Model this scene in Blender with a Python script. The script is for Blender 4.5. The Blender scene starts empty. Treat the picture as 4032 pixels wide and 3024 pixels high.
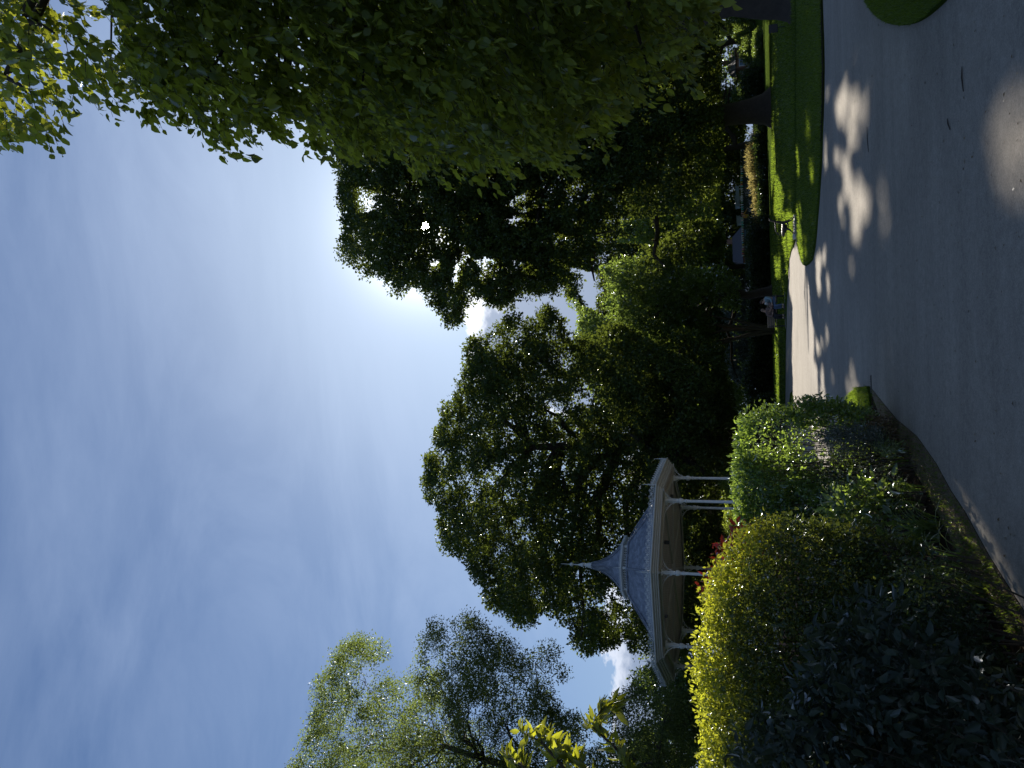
import bpy, math, random
import numpy as np
from math import sin, cos, pi, radians
from mathutils import Vector, Matrix

# ---------------------------------------------------------------- camera, sky, sun, exposure
scene = bpy.context.scene
C = scene.collection
PITCH, ROLL, FPX, EYE = radians(18.89), radians(-1.742), 2967.5, 1.6
_R = np.array([1., 0, 0]); _D = np.array([0, sin(PITCH), -cos(PITCH)]); FW = np.array([0, cos(PITCH), sin(PITCH)])
CR = _R * sin(ROLL) + _D * cos(ROLL)          # picture right = the world's down (the photo lies on its side)
CU = _R * cos(ROLL) - _D * sin(ROLL)          # picture up    = the world's right
E0 = np.array([0, 0, EYE])
cam = bpy.data.cameras.new('camera'); co = bpy.data.objects.new('camera', cam); C.objects.link(co)
m = Matrix(((CR[0], CU[0], -FW[0], 0), (CR[1], CU[1], -FW[1], 0), (CR[2], CU[2], -FW[2], EYE), (0, 0, 0, 1)))
co.matrix_world = m
cam.sensor_width = 36.0; cam.lens = FPX / 4032 * 36; cam.clip_start = 0.05; cam.clip_end = 2000
scene.camera = co

SUN = np.array([0.20779, 0.88594, 0.41464]); SUN /= np.linalg.norm(SUN)
SUN_EL = math.asin(SUN[2]); SUN_AZ = math.atan2(SUN[0], SUN[1])
scene.view_settings.view_transform = 'Standard'; scene.view_settings.look = 'None'
scene.view_settings.gamma = 1.0; scene.view_settings.exposure = 1.25
scene.view_settings.use_curve_mapping = False
cy = scene.cycles
cy.max_bounces = 8; cy.diffuse_bounces = 3; cy.glossy_bounces = 2; cy.transmission_bounces = 5; cy.transparent_max_bounces = 4
cy.sample_clamp_indirect = 4.0

w = bpy.data.worlds.new('World'); scene.world = w; w.use_nodes = True
nt = w.node_tree; nt.nodes.clear()
class G:
    """tiny node helper"""
    def __init__(s, nt): s.nt = nt
    def n(s, t, **k):
        o = s.nt.nodes.new(t)
        for a, v in k.items(): setattr(o, a, v)
        return o
    def put(s, sock, v):
        if isinstance(v, bpy.types.NodeSocket): s.nt.links.new(v, sock)
        elif v is not None: sock.default_value = v
    def math(s, op, a, b=None, c=None, clamp=False):
        o = s.n('ShaderNodeMath', operation=op, use_clamp=clamp)
        s.put(o.inputs[0], a); s.put(o.inputs[1], b)
        if c is not None: s.put(o.inputs[2], c)
        return o.outputs[0]
    def vmath(s, op, a, b=None):
        o = s.n('ShaderNodeVectorMath', operation=op)
        s.put(o.inputs[0], a); s.put(o.inputs[1], b)
        return o.outputs['Value'] if op in ('DOT_PRODUCT', 'LENGTH') else o.outputs[0]
    def mix(s, f, a, b, mode='MIX'):
        o = s.n('ShaderNodeMix', data_type='RGBA', blend_type=mode)
        s.put(o.inputs[0], f); s.put(o.inputs[6], a); s.put(o.inputs[7], b)
        return o.outputs[2]
    def noise(s, vec, scale, detail=4, rough=.5, dist=0.0, out=0):
        o = s.n('ShaderNodeTexNoise'); s.put(o.inputs['Vector'], vec)
        o.inputs['Scale'].default_value = scale; o.inputs['Detail'].default_value = detail
        o.inputs['Roughness'].default_value = rough; o.inputs['Distortion'].default_value = dist
        return o.outputs[out]
    def ramp(s, f, stops, interp='LINEAR'):
        o = s.n('ShaderNodeValToRGB'); s.put(o.inputs[0], f); cr = o.color_ramp; cr.interpolation = interp
        while len(cr.elements) < len(stops): cr.elements.new(0.5)
        for e, (p, c) in zip(cr.elements, stops):
            e.position = p; e.color = (c if len(c) == 4 else (*c, 1)) if isinstance(c, tuple) else (c, c, c, 1)
        return o.outputs[0]
    def maprange(s, v, a, b, c=0., d=1., smooth=True):
        o = s.n('ShaderNodeMapRange', interpolation_type='SMOOTHSTEP' if smooth else 'LINEAR')
        s.put(o.inputs[0], v)
        for i, x in enumerate((a, b, c, d)): o.inputs[i + 1].default_value = x
        return o.outputs[0]

g = G(nt)
SKY_STRENGTH = 0.05
sky = g.n('ShaderNodeTexSky', sky_type='NISHITA', sun_disc=False)
sky.sun_elevation = SUN_EL; sky.sun_rotation = SUN_AZ
sky.altitude = 50; sky.air_density = 1.0; sky.dust_density = .9; sky.ozone_density = 1.2
dirv = g.n('ShaderNodeTexCoord').outputs['Generated']
tint = g.vmath('MULTIPLY', sky.outputs[0], (.82, 1.04, 1.42))
base = g.vmath('DIVIDE', tint, g.vmath('ADD', g.vmath('DIVIDE', tint, (6.6, 9.2, 13.0)), (1, 1, 1)))
# thin high cirrus, drawn out along one direction of the sky
mp = g.n('ShaderNodeMapping'); g.put(mp.inputs[0], dirv)
mp.inputs['Rotation'].default_value = (0.2, 0.1, 0.5); mp.inputs['Scale'].default_value = (1.0, 3.2, 4.2)
cir = g.math('MULTIPLY', g.ramp(g.noise(mp.outputs[0], 1.9, 7, .6, .5), [(.42, 0.0), (.8, 1.0)]),
             g.ramp(g.noise(dirv, 1.7, 3, .5), [(.3, .25), (.65, 1.0)]))
sep = g.n('ShaderNodeSeparateXYZ'); g.put(sep.inputs[0], dirv)
el = sep.outputs[2]
d_sun = g.vmath('DOT_PRODUCT', dirv, tuple(SUN))
near = g.math('POWER', g.math('MAXIMUM', d_sun, 0.0), 9.0)
col = g.mix(g.math('MULTIPLY', cir, 0.38), base, (4.9, 6.1, 8.3, 1))
# heaped cloud low in the sky: bright rim, grey-blue body against the light
mp2 = g.n('ShaderNodeMapping'); g.put(mp2.inputs[0], dirv); mp2.inputs['Scale'].default_value = (1.0, 1.0, 1.7)
mp2.inputs['Location'].default_value = (0.31, 0.0, 0.1)
puff = g.noise(mp2.outputs[0], 5.5, 9, .58, .15)
azl = g.math('ARCTAN2', sep.outputs[0], sep.outputs[1])
hump = g.math('MULTIPLY', g.maprange(azl, -.10, .02), g.maprange(azl, .42, .20))
line = g.math('MULTIPLY_ADD', hump, 0.165, 0.235)
cover = g.math('ADD', g.math('MULTIPLY', g.math('SUBTRACT', puff, .5), .9),
               g.math('MULTIPLY', g.math('SUBTRACT', line, el), 4.0))
mask = g.maprange(cover, 0.10, 0.135)
rim = g.maprange(cover, 0.22, 0.13)
sunny = g.math('MULTIPLY_ADD', g.math('POWER', g.math('MAXIMUM', d_sun, 0.0), 14.0), 5.0, 3.5)
ccomb = g.n('ShaderNodeCombineXYZ')
for i, (body, k) in enumerate(((2.6, 1.0), (3.3, .97), (4.7, .93))):
    g.put(ccomb.inputs[i], g.math('ADD', g.math('MULTIPLY', g.math('MULTIPLY', sunny, k), g.math('MULTIPLY_ADD', rim, 1.0, 0.0)), body))
col = g.mix(mask, col, ccomb.outputs[0])
# the brightening of the air round the sun, and the sun's own disc as it looks from the ground
au = g.math('POWER', g.math('MAXIMUM', d_sun, 0.0), 30.0)
au2 = g.math('POWER', g.math('MAXIMUM', d_sun, 0.0), 400.0)
disc = g.maprange(d_sun, cos(radians(.62)), cos(radians(.45)))
add = g.math('ADD', g.math('ADD', g.math('MULTIPLY', au, 1.2), g.math('MULTIPLY', au2, 16.0)), g.math('MULTIPLY', disc, 900.0))
sc_ = g.n('ShaderNodeVectorMath', operation='SCALE'); sc_.inputs[0].default_value = (1.0, .97, .9); g.put(sc_.inputs['Scale'], add)
col = g.mix(1.0, col, sc_.outputs[0], 'ADD')
bg = g.n('ShaderNodeBackground'); g.put(bg.inputs[0], col); bg.inputs[1].default_value = SKY_STRENGTH
wo = g.n('ShaderNodeOutputWorld'); nt.links.new(bg.outputs[0], wo.inputs[0])

sl = bpy.data.lights.new('sun', 'SUN'); sl.energy = 5.0; sl.angle = radians(.47); sl.color = (1, .93, .82)
so = bpy.data.objects.new('sun', sl); C.objects.link(so)
so.rotation_euler = Vector(-SUN).to_track_quat('-Z', 'Y').to_euler()

# ---------------------------------------------------------------- where things of the photo stand
rng = np.random.default_rng(7); random.seed(7)
SLOPE = 0.018
def gz(x, y): return SLOPE * min(max(y, -5.), 85.)
def rays(P):
    P = np.atleast_2d(np.asarray(P, float))
    d = FW * FPX + np.outer(P[:, 0] - 2016, CR) + np.outer(1512 - P[:, 1], CU)
    return d / np.linalg.norm(d, axis=1)[:, None]
def at(x, y, Y):
    d = rays([(x, y)])[0]; return E0 + d * (Y / d[1])
def gr(x, y, lift=0.):
    d = rays([(x, y)])[0]; t = -EYE / (d[2] - SLOPE * d[1]); p = E0 + d * t; p[2] += lift; return p
def to_px(P):
    q = np.atleast_2d(P) - E0; dd = q @ FW
    return np.stack([2016 + FPX * (q @ CR) / dd, 1512 - FPX * (q @ CU) / dd], 1)
def DS(pts, k=4032 / 2212): return [(a * k, b * k) for a, b in pts]

# ---------------------------------------------------------------- materials
def mat(name):
    m = bpy.data.materials.new(name); m.use_nodes = True; m.node_tree.nodes.clear(); return m, G(m.node_tree)
def finish(m, g, sh):
    o = g.n('ShaderNodeOutputMaterial'); m.node_tree.links.new(sh, o.inputs[0]); return m
def principled(g, col, rough=.6, metal=0., spec=.4, bump=None, bstr=.3, bdist=.02):
    p = g.n('ShaderNodeBsdfPrincipled'); g.put(p.inputs['Base Color'], col if not isinstance(col, tuple) else (*col[:3], 1))
    g.put(p.inputs['Roughness'], rough); p.inputs['Metallic'].default_value = metal; p.inputs['Specular IOR Level'].default_value = spec
    if bump is not None:
        b = g.n('ShaderNodeBump'); b.inputs['Strength'].default_value = bstr; b.inputs['Distance'].default_value = bdist
        g.put(b.inputs['Height'], bump); m_ = b.outputs[0]; g.nt.links.new(m_, p.inputs['Normal'])
    return p.outputs[0]
def simple(name, col, rough=.6, metal=0., spec=.4, var=.25, scale=6., bump=.15):
    m, g = mat(name); tc = g.n('ShaderNodeTexCoord').outputs['Object']
    n1 = g.noise(tc, scale, 6, .6); n2 = g.noise(tc, scale * 9, 3, .6)
    f = g.math('MULTIPLY_ADD', g.math('SUBTRACT', g.math('ADD', n1, g.math('MULTIPLY', n2, .4)), .7), var * 2.2, 1.0)
    v = g.n('ShaderNodeVectorMath', operation='SCALE'); v.inputs[0].default_value = col; g.put(v.inputs['Scale'], f)
    return finish(m, g, principled(g, v.outputs[0], rough, metal, spec, n2, bump))
def leaf_mat(name, c1, c2, trans=(.25, .34, .03), tf=.45, gloss=.08, rough=.35, tip=None, trans2=None):
    m, g = mat(name)
    at_ = g.n('ShaderNodeAttribute', attribute_name='rnd')
    r = at_.outputs['Fac']
    stops = [(0.0, c1), (.75, c2), (1.0, tip or c2)]
    c = g.ramp(r, stops)
    d = g.n('ShaderNodeBsdfDiffuse'); g.put(d.inputs[0], c)
    t = g.n('ShaderNodeBsdfTranslucent')
    tv = g.mix(r, (*[x * .6 for x in trans], 1), (*(trans2 or [min(1, x * 1.25) for x in trans]), 1)); g.put(t.inputs[0], tv)
    mx = g.n('ShaderNodeMixShader'); mx.inputs[0].default_value = tf
    m.node_tree.links.new(d.outputs[0], mx.inputs[1]); m.node_tree.links.new(t.outputs[0], mx.inputs[2])
    gl = g.n('ShaderNodeBsdfGlossy'); gl.inputs['Roughness'].default_value = rough; gl.inputs[0].default_value = (.9, .95, 1, 1)
    lw = g.n('ShaderNodeLayerWeight'); lw.inputs[0].default_value = .25
    mx2 = g.n('ShaderNodeMixShader'); g.put(mx2.inputs[0], g.math('MULTIPLY_ADD', lw.outputs['Fresnel'], gloss * 3, gloss * .35, clamp=True))
    m.node_tree.links.new(mx.outputs[0], mx2.inputs[1]); m.node_tree.links.new(gl.outputs[0], mx2.inputs[2])
    return finish(m, g, mx2.outputs[0])

M = {}
M['oak'] = leaf_mat('oak_leaf', (.030, .050, .013), (.052, .080, .020), (.12, .155, .02), .42, .03)
M['back'] = leaf_mat('bright_leaf', (.04, .07, .015), (.08, .12, .024), (.36, .44, .05), .55, .06)
M['mid'] = leaf_mat('mid_leaf', (.036, .062, .018), (.062, .10, .026), (.24, .33, .05), .5, .07)
M['lime'] = leaf_mat('lime_leaf', (.065, .095, .024), (.105, .15, .035), (.46, .50, .04), .55, .035, .45)
M['willow'] = leaf_mat('fine_leaf', (.035, .05, .022), (.065, .085, .034), (.20, .26, .05), .48, .02)
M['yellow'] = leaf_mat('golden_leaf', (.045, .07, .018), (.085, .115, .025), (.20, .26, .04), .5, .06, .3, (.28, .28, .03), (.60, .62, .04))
M['shrub'] = leaf_mat('shrub_leaf', (.04, .075, .02), (.075, .13, .03), (.34, .48, .06), .48, .10, .28)
M['grey'] = leaf_mat('grey_leaf', (.05, .065, .045), (.085, .10, .07), (.10, .12, .06), .3, .08)
M['laurel'] = leaf_mat('laurel_leaf', (.016, .026, .017), (.034, .048, .030), (.08, .10, .03), .25, .05, .4)
M['branch_leaf'] = leaf_mat('sunlit_leaf', (.06, .10, .015), (.11, .15, .02), (.50, .52, .03), .55, .10, .4)
M['red'] = leaf_mat('red_leaf', (.22, .02, .015), (.42, .05, .03), (.85, .08, .03), .55, .08)
M['heather'] = leaf_mat('dry_grass', (.10, .09, .03), (.2, .17, .06), (.5, .42, .14), .5, .04)
M['blade'] = leaf_mat('grass_blade', (.026, .055, .008), (.05, .09, .012), (.26, .37, .03), .5, .03)
M['dead'] = leaf_mat('litter', (.10, .07, .04), (.22, .16, .09), (.2, .14, .06), .3, .05)
M['strap'] = leaf_mat('strap_leaf', (.04, .07, .02), (.08, .12, .035), (.32, .44, .06), .45, .12, .3)
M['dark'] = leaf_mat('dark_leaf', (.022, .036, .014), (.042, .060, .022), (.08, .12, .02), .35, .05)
M['bark'] = simple('bark', (.045, .036, .028), .9, var=.5, scale=5, bump=.6)
M['twig'] = simple('twig', (.06, .045, .03), .85)
M['white_paint'] = simple('white_paint', (.56, .58, .58), .45, var=.12, scale=3)
M['cream_paint'] = simple('cream_paint', (.40, .40, .37), .5, var=.15, scale=3)
M['iron'] = simple('cast_iron', (.025, .025, .025), .5)
M['wood'] = simple('bench_wood', (.22, .15, .09), .6, scale=12)
M['dark_green'] = simple('green_fence', (.018, .035, .024), .6)
M['blue'] = simple('blue_paint', (.10, .16, .22), .5)
M['shelter'] = simple('shelter_paint', (.45, .55, .62), .5)
M['slate'] = simple('slate_roof', (.09, .085, .09), .8)
M['brick'] = simple('brick', (.22, .12, .08), .85)
M['stone'] = simple('stone', (.55, .52, .46), .8)
M['concrete'] = simple('concrete', (.30, .28, .25), .85)
M['skin'] = simple('skin', (.50, .32, .24), .55, var=.05)
M['denim_light'] = simple('light_denim', (.20, .28, .31), .85)
M['denim'] = simple('denim', (.08, .12, .19), .85)
M['brown_cloth'] = simple('brown_cloth', (.17, .11, .09), .9)
M['black_cloth'] = simple('black_cloth', (.02, .02, .022), .9)
M['ochre'] = simple('ochre_cloth', (.50, .26, .05), .9)
M['hair_dark'] = simple('dark_hair', (.05, .03, .02), .6)
M['hair_fair'] = simple('fair_hair', (.20, .13, .09), .6)
M['leather'] = simple('shoe', (.06, .05, .045), .5)
M['pale_cloth'] = simple('pale_cloth', (.55, .53, .50), .9)

def mat_roof():
    m, g = mat('roof_lead'); tc = g.n('ShaderNodeTexCoord').outputs['Object']
    mp = g.n('ShaderNodeMapping'); g.put(mp.inputs[0], tc); mp.inputs['Scale'].default_value = (2.5, 2.5, .5)
    n1 = g.noise(mp.outputs[0], 1.6, 7, .65, .6); n2 = g.noise(tc, 22, 4, .6)
    c = g.ramp(g.math('ADD', g.math('MULTIPLY', n1, .8), g.math('MULTIPLY', n2, .2)),
               [(.36, (.08, .095, .125)), (.5, (.15, .17, .21)), (.64, (.28, .30, .34))])
    return finish(m, g, principled(g, c, .48, 0, .5, n1, .2))
M['roof'] = mat_roof()
def mat_boards():
    m, g = mat('ceiling_boards'); tc = g.n('ShaderNodeTexCoord').outputs['Object']
    wv = g.n('ShaderNodeTexWave', wave_type='BANDS', bands_direction='X'); g.put(wv.inputs[0], tc)
    wv.inputs['Scale'].default_value = 3.2; wv.inputs['Distortion'].default_value = .3
    n1 = g.noise(tc, 2, 6, .6)
    c = g.mix(g.math('MULTIPLY', wv.outputs['Fac'], .3), g.ramp(n1, [(.3, (.34, .30, .24)), (.7, (.50, .45, .37))]), (.20, .18, .14, 1))
    return finish(m, g, principled(g, c, .6))
M['boards'] = mat_boards()
def mat_asphalt():
    m, g = mat('path_surface'); tc = g.n('ShaderNodeTexCoord').outputs['Object']
    fine = g.noise(tc, 75, 3, .8); mid = g.noise(tc, 14, 5, .65); big = g.noise(tc, .35, 5, .6, .6)
    mp = g.n('ShaderNodeMapping'); g.put(mp.inputs[0], tc); mp.inputs['Scale'].default_value = (.22, 1.6, 1)
    streak = g.noise(mp.outputs[0], 1.5, 5, .6)
    f = g.math('ADD', g.math('ADD', g.math('MULTIPLY', fine, .42), g.math('MULTIPLY', mid, .2)),
               g.math('ADD', g.math('MULTIPLY', big, .25), g.math('MULTIPLY', streak, .13)))
    c = g.ramp(f, [(.36, (.16, .142, .118)), (.5, (.285, .252, .208)), (.64, (.43, .385, .32))])
    v = g.n('ShaderNodeTexVoronoi', feature='F1'); g.put(v.inputs['Vector'], tc); v.inputs['Scale'].default_value = 220
    spk = g.ramp(v.outputs['Distance'], [(.0, 1.0), (.18, 0.0)])
    c = g.mix(g.math('MULTIPLY', spk, .25), c, (.42, .4, .37, 1))
    return finish(m, g, principled(g, c,   .97, 0, .06, g.math('ADD', fine, g.math('MULTIPLY', v.outputs['Distance'], .6)), .35, .01))
M['asphalt'] = mat_asphalt()
def mat_lawn(name, a, b, c3):
    m, g = mat(name); tc = g.n('ShaderNodeTexCoord').outputs['Object']
    mp = g.n('ShaderNodeMapping'); g.put(mp.inputs[0], tc); mp.inputs['Scale'].default_value = (1, 1, 1)
    f = g.math('ADD', g.math('MULTIPLY', g.noise(tc, 50, 3, .7), .45), g.math('ADD', g.math('MULTIPLY', g.noise(tc, 3, 5, .6), .3), g.math('MULTIPLY', g.noise(tc, .3, 4, .6), .25)))
    c = g.ramp(f, [(.35, a), (.52, b), (.68, c3)])
    return finish(m, g, principled(g, c, 1.0, 0, .0, g.noise(tc, 70, 4, .8), 1.0, .05))
M['lawn'] = mat_lawn('lawn', (.038, .062, .012), (.066, .10, .017), (.11, .14, .03))
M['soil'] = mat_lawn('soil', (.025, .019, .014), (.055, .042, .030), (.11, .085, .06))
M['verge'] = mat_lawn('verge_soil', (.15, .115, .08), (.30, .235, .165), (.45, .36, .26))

# ---------------------------------------------------------------- tools
def tag(o, label=None, cat=None, group=None, kind=None):
    if label: o['label'] = label
    if cat: o['category'] = cat
    if group: o['group'] = group
    if kind: o['kind'] = kind
    return o
def empty(name, loc, rz=0., label=None, cat=None, group=None):
    o = bpy.data.objects.new(name, None); C.objects.link(o); o.location = tuple(loc); o.rotation_euler = (0, 0, rz)
    o.empty_display_size = .1
    return tag(o, label, cat, group)
def link(name, me, m=None, parent=None):
    o = bpy.data.objects.new(name, me); C.objects.link(o)
    if m is not None: me.materials.append(m)
    if parent is not None:
        o.parent = parent
    return o
def raw_mesh(name, V, F, rnd=None, smooth=False):
    V = np.asarray(V, np.float32); F = np.asarray(F, np.int32); k = F.shape[1]
    me = bpy.data.meshes.new(name); me.vertices.add(len(V)); me.vertices.foreach_set('co', V.ravel())
    me.loops.add(F.size); me.loops.foreach_set('vertex_index', F.ravel())
    me.polygons.add(len(F)); me.polygons.foreach_set('loop_start', np.arange(0, F.size, k, dtype=np.int32))
    me.polygons.foreach_set('loop_total', np.full(len(F), k, np.int32))
    if smooth: me.polygons.foreach_set('use_smooth', np.ones(len(F), bool))
    if rnd is not None:
        a = me.attributes.new('rnd', 'FLOAT', 'POINT'); a.data.foreach_set('value', np.asarray(rnd, np.float32))
    me.update(calc_edges=True); return me

class MB:
    def __init__(s): s.v = []; s.f = []
    def add(s, vs, fs):
        b = len(s.v); s.v += [tuple(v) for v in vs]; s.f += [tuple(i + b for i in f) for f in fs]; return s
    def box(s, c, size, R=None, taper=1.0):
        vs = []
        for z in (-.5, .5):
            t = taper if z > 0 else 1.
            for x, y in ((-.5, -.5), (.5, -.5), (.5, .5), (-.5, .5)):
                p = Vector((x * size[0] * t, y * size[1] * t, z * size[2]))
                if R is not None: p = R @ p
                vs.append(p + Vector(c))
        return s.add(vs, [(0, 3, 2, 1), (4, 5, 6, 7), (0, 1, 5, 4), (1, 2, 6, 5), (2, 3, 7, 6), (3, 0, 4, 7)])
    def bar(s, a, b, wd, h, up=(0, 0, 1)):
        a = Vector(a); b = Vector(b); d = (b - a); L = d.length; d.normalize(); up = Vector(up)
        x = d.cross(up)
        if x.length < 1e-4: x = d.cross(Vector((1, 0, 0)))
        x.normalize(); z = x.cross(d)
        return s.box((a + b) / 2, (wd, L, h), Matrix((x, d, z)).transposed())
    def tube(s, pts, rad, n=8, cap=True):
        pts = [Vector(p) for p in pts]; N = len(pts)
        if not hasattr(rad, '__len__'): rad = [rad] * N
        vs = []; px = None
        for i, p in enumerate(pts):
            t = (pts[min(i + 1, N - 1)] - pts[max(i - 1, 0)])
            t = t.normalized() if t.length > 1e-9 else Vector((0, 0, 1))
            if px is None: px = t.orthogonal().normalized()
            px = (px - t * px.dot(t))
            px = px.normalized() if px.length > 1e-6 else t.orthogonal().normalized()
            py = t.cross(px)
            for k in range(n):
                a = 2 * pi * k / n; vs.append(p + (px * cos(a) + py * sin(a)) * rad[i])
        fs = [(i * n + k, i * n + (k + 1) % n, (i + 1) * n + (k + 1) % n, (i + 1) * n + k) for i in range(N - 1) for k in range(n)]
        if cap: fs += [tuple(range(n - 1, -1, -1)), tuple((N - 1) * n + k for k in range(n))]
        return s.add(vs, fs)
    def lathe(s, prof, n=16, ph=0., c=(0, 0), cap=True):
        vs = [(c[0] + r * sin(ph + 2 * pi * k / n), c[1] - r * cos(ph + 2 * pi * k / n), z) for r, z in prof for k in range(n)]
        fs = [(i * n + k, i * n + (k + 1) % n, (i + 1) * n + (k + 1) % n, (i + 1) * n + k) for i in range(len(prof) - 1) for k in range(n)]
        if cap: fs += [tuple(range(n - 1, -1, -1)), tuple((len(prof) - 1) * n + k for k in range(n))]
        return s.add(vs, fs)
    def prism(s, poly, z0, z1):
        n = len(poly)
        vs = [(*p, z0) for p in poly] + [(*p, z1) for p in poly]
        return s.add(vs, [tuple(range(n - 1, -1, -1)), tuple(range(n, 2 * n))] + [(i, (i + 1) % n, n + (i + 1) % n, n + i) for i in range(n)])
    def build(s, name, m, parent=None, smooth=False, bevel=0.):
        me = bpy.data.meshes.new(name); me.from_pydata([tuple(v) for v in s.v], [], s.f); me.validate(); me.update()
        if smooth:
            me.polygons.foreach_set('use_smooth', np.ones(len(me.polygons), bool))
        o = link(name, me, m, parent)
        if bevel:
            b = o.modifiers.new('bevel', 'BEVEL'); b.width = bevel; b.segments = 2; b.limit_method = 'ANGLE'
        return o

# polygon tools (in photo pixels)
def inside(P, poly):
    x, y = P[:, 0], P[:, 1]; q = np.asarray(poly, float); r = np.zeros(len(P), bool); j = len(q) - 1
    for i in range(len(q)):
        xi, yi = q[i]; xj, yj = q[j]
        c = ((yi > y) != (yj > y)) & (x < (xj - xi) * (y - yi) / (yj - yi + 1e-12) + xi); r ^= c; j = i
    return r
def edge_dist(P, poly):
    q = np.asarray(poly, float); best = np.full(len(P), 1e9)
    for i in range(len(q)):
        a = q[i]; b = q[(i + 1) % len(q)]; ab = b - a
        t = np.clip(((P - a) @ ab) / (ab @ ab + 1e-9), 0, 1)
        best = np.minimum(best, np.linalg.norm(P - a - t[:, None] * ab, axis=1))
    return best
def sample_poly(poly, n):
    q = np.asarray(poly, float); lo, hi = q.min(0), q.max(0); out = []
    while sum(len(o) for o in out) < n:
        P = lo + rng.random((n * 2, 2)) * (hi - lo); out.append(P[inside(P, poly)])
    return np.concatenate(out)[:n]

# leaves
def norm(a): return a / (np.linalg.norm(a, axis=-1, keepdims=True) + 1e-9)
FAR = (np.array([(0, 0, 0), (.5, .42, .10), (0, 1, -.04), (-.5, .5, .12)]), np.array([(0, 1, 2), (0, 2, 3)]))
NEAR = (np.array([(0, 0, 0), (0, .35, -.03), (0, .7, -.03), (0, 1.06, -.14), (.46, .27, .06), (.38, .62, .05), (-.46, .30, .06), (-.36, .65, .04), (.15, .06, .01), (-.15, .06, .01)]),
        np.array([(0, 8, 1), (8, 4, 1), (0, 1, 9), (9, 1, 6), (1, 4, 5), (1, 5, 2), (1, 2, 7), (1, 7, 6), (2, 5, 3), (2, 3, 7)]))
def leaves(name, P, D, N, L, Wd, tmpl, m, parent, rnd):
    """P bases, D axes, N normals, L lengths, Wd widths"""
    T, F = tmpl; D = norm(D); X = norm(np.cross(D, N)); Z = np.cross(X, D)
    k = len(T); n = len(P); L = np.broadcast_to(L, (n,)); Wd = np.broadcast_to(Wd, (n,))
    V = P[:, None] + X[:, None] * (T[None, :, 0:1] * Wd[:, None, None]) + D[:, None] * (T[None, :, 1:2] * L[:, None, None]) + Z[:, None] * (T[None, :, 2:3] * L[:, None, None])
    F_ = F[None] + (np.arange(n) * k)[:, None, None]
    me = raw_mesh(name, V.reshape(-1, 3), F_.reshape(-1, F.shape[1]), np.repeat(rnd, k))
    return link(name, me, m, parent)
def vnoise(P, s, seed):
    """smooth lattice noise for clumping"""
    r = np.random.default_rng(seed); tab = r.random((16, 16, 16)); q = P / s; i = np.floor(q).astype(int); f = q - i; f = f * f * (3 - 2 * f)
    out = 0
    for dx in (0, 1):
        for dy in (0, 1):
            for dz in (0, 1):
                wt = (f[:, 0] if dx else 1 - f[:, 0]) * (f[:, 1] if dy else 1 - f[:, 1]) * (f[:, 2] if dz else 1 - f[:, 2])
                out = out + wt * tab[(i[:, 0] + dx) % 16, (i[:, 1] + dy) % 16, (i[:, 2] + dz) % 16]
    return out

# patches of ground and plants the sun reaches in the photo: the crowns are open along those rays
LIT = []      # (polygon in photo px, Y of that surface or None for the ground)
def lit(poly, Y=None, keep=0.0): LIT.append((poly, Y, keep))
def ellipse(x, y, a, b, rot=0, n=22):
    return [(x + a * cos(t) * cos(rot) - b * sin(t) * sin(rot), y + a * cos(t) * sin(rot) + b * sin(t) * cos(rot)) for t in np.linspace(0, 2 * pi, n, endpoint=False)]
def carve(P, only=None, thin=None):
    keep = np.ones(len(P), bool)
    t = (P[:, 2] - SLOPE * P[:, 1]) / (SUN[2] - SLOPE * SUN[1]); Gd = P - t[:, None] * SUN
    ok = Gd[:, 1] > 2.0; px = np.full((len(P), 2), -9e9); px[ok] = to_px(Gd[ok])
    for poly, Y, kp in (LIT if only is None else [LIT[only]]):
        if Y is None: h = inside(px, poly)
        else:
            tt = (P[:, 1] - Y) / SUN[1]; Q = P - tt[:, None] * SUN
            h = (tt > .8) & inside(to_px(Q), poly)
        if thin is not None: kp = thin
        keep &= ~(h & (rng.random(len(P)) >= kp) & (P[:, 1] < 130))
    # the gap the sun itself is seen through
    q = P - E0; along = q @ SUN; off = np.linalg.norm(q - along[:, None] * SUN, axis=1)
    keep &= ~((off < 0.0060 * along) & (along > 0))
    return keep

def branch_mb(mb, root, targets, r0, n=6, wob=.12, sub=0, sag=0.):
    """limbs from points of the trunk path to given targets"""
    path = [Vector(p) for p in root]
    for tpt in targets:
        tpt = Vector(tpt); best = None
        for i in range(len(path)):
            d = (tpt - path[i]).length + max(0, path[i].z + 1.0 - tpt.z) * 1.5
            if best is None or d < best[0]: best = (d, i)
        i = best[1]; a = path[i]; L = (tpt - a).length
        rr = r0 * (1 - .62 * i / max(1, len(path) - 1)) * .5
        pts = [a]; N = 7
        for k in range(1, N + 1):
            f = k / N; p = a.lerp(tpt, f); p.z += sin(pi * f) * L * (.10 - sag)
            p += Vector((random.uniform(-1, 1), random.uniform(-1, 1), random.uniform(-1, 1))) * L * wob * .35 * (1 if k < N else 0)
            pts.append(p)
        mb.tube(pts, [max(.012, rr * (1 - .85 * k / N)) for k in range(N + 1)], n, cap=False)
        for s in range(sub):
            k = random.randint(2, N - 1); b = pts[k]; e = b + Vector((random.gauss(0, 1), random.gauss(0, 1), random.gauss(.35, .8))).normalized() * L * random.uniform(.12, .26)
            mid = b.lerp(e, .5) + Vector((random.uniform(-1, 1), random.uniform(-1, 1), random.uniform(-1, 1))) * L * .04
            mb.tube([b, mid, e], [max(.01, rr * .35), max(.008, rr * .2), .006], 4, cap=False)

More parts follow.
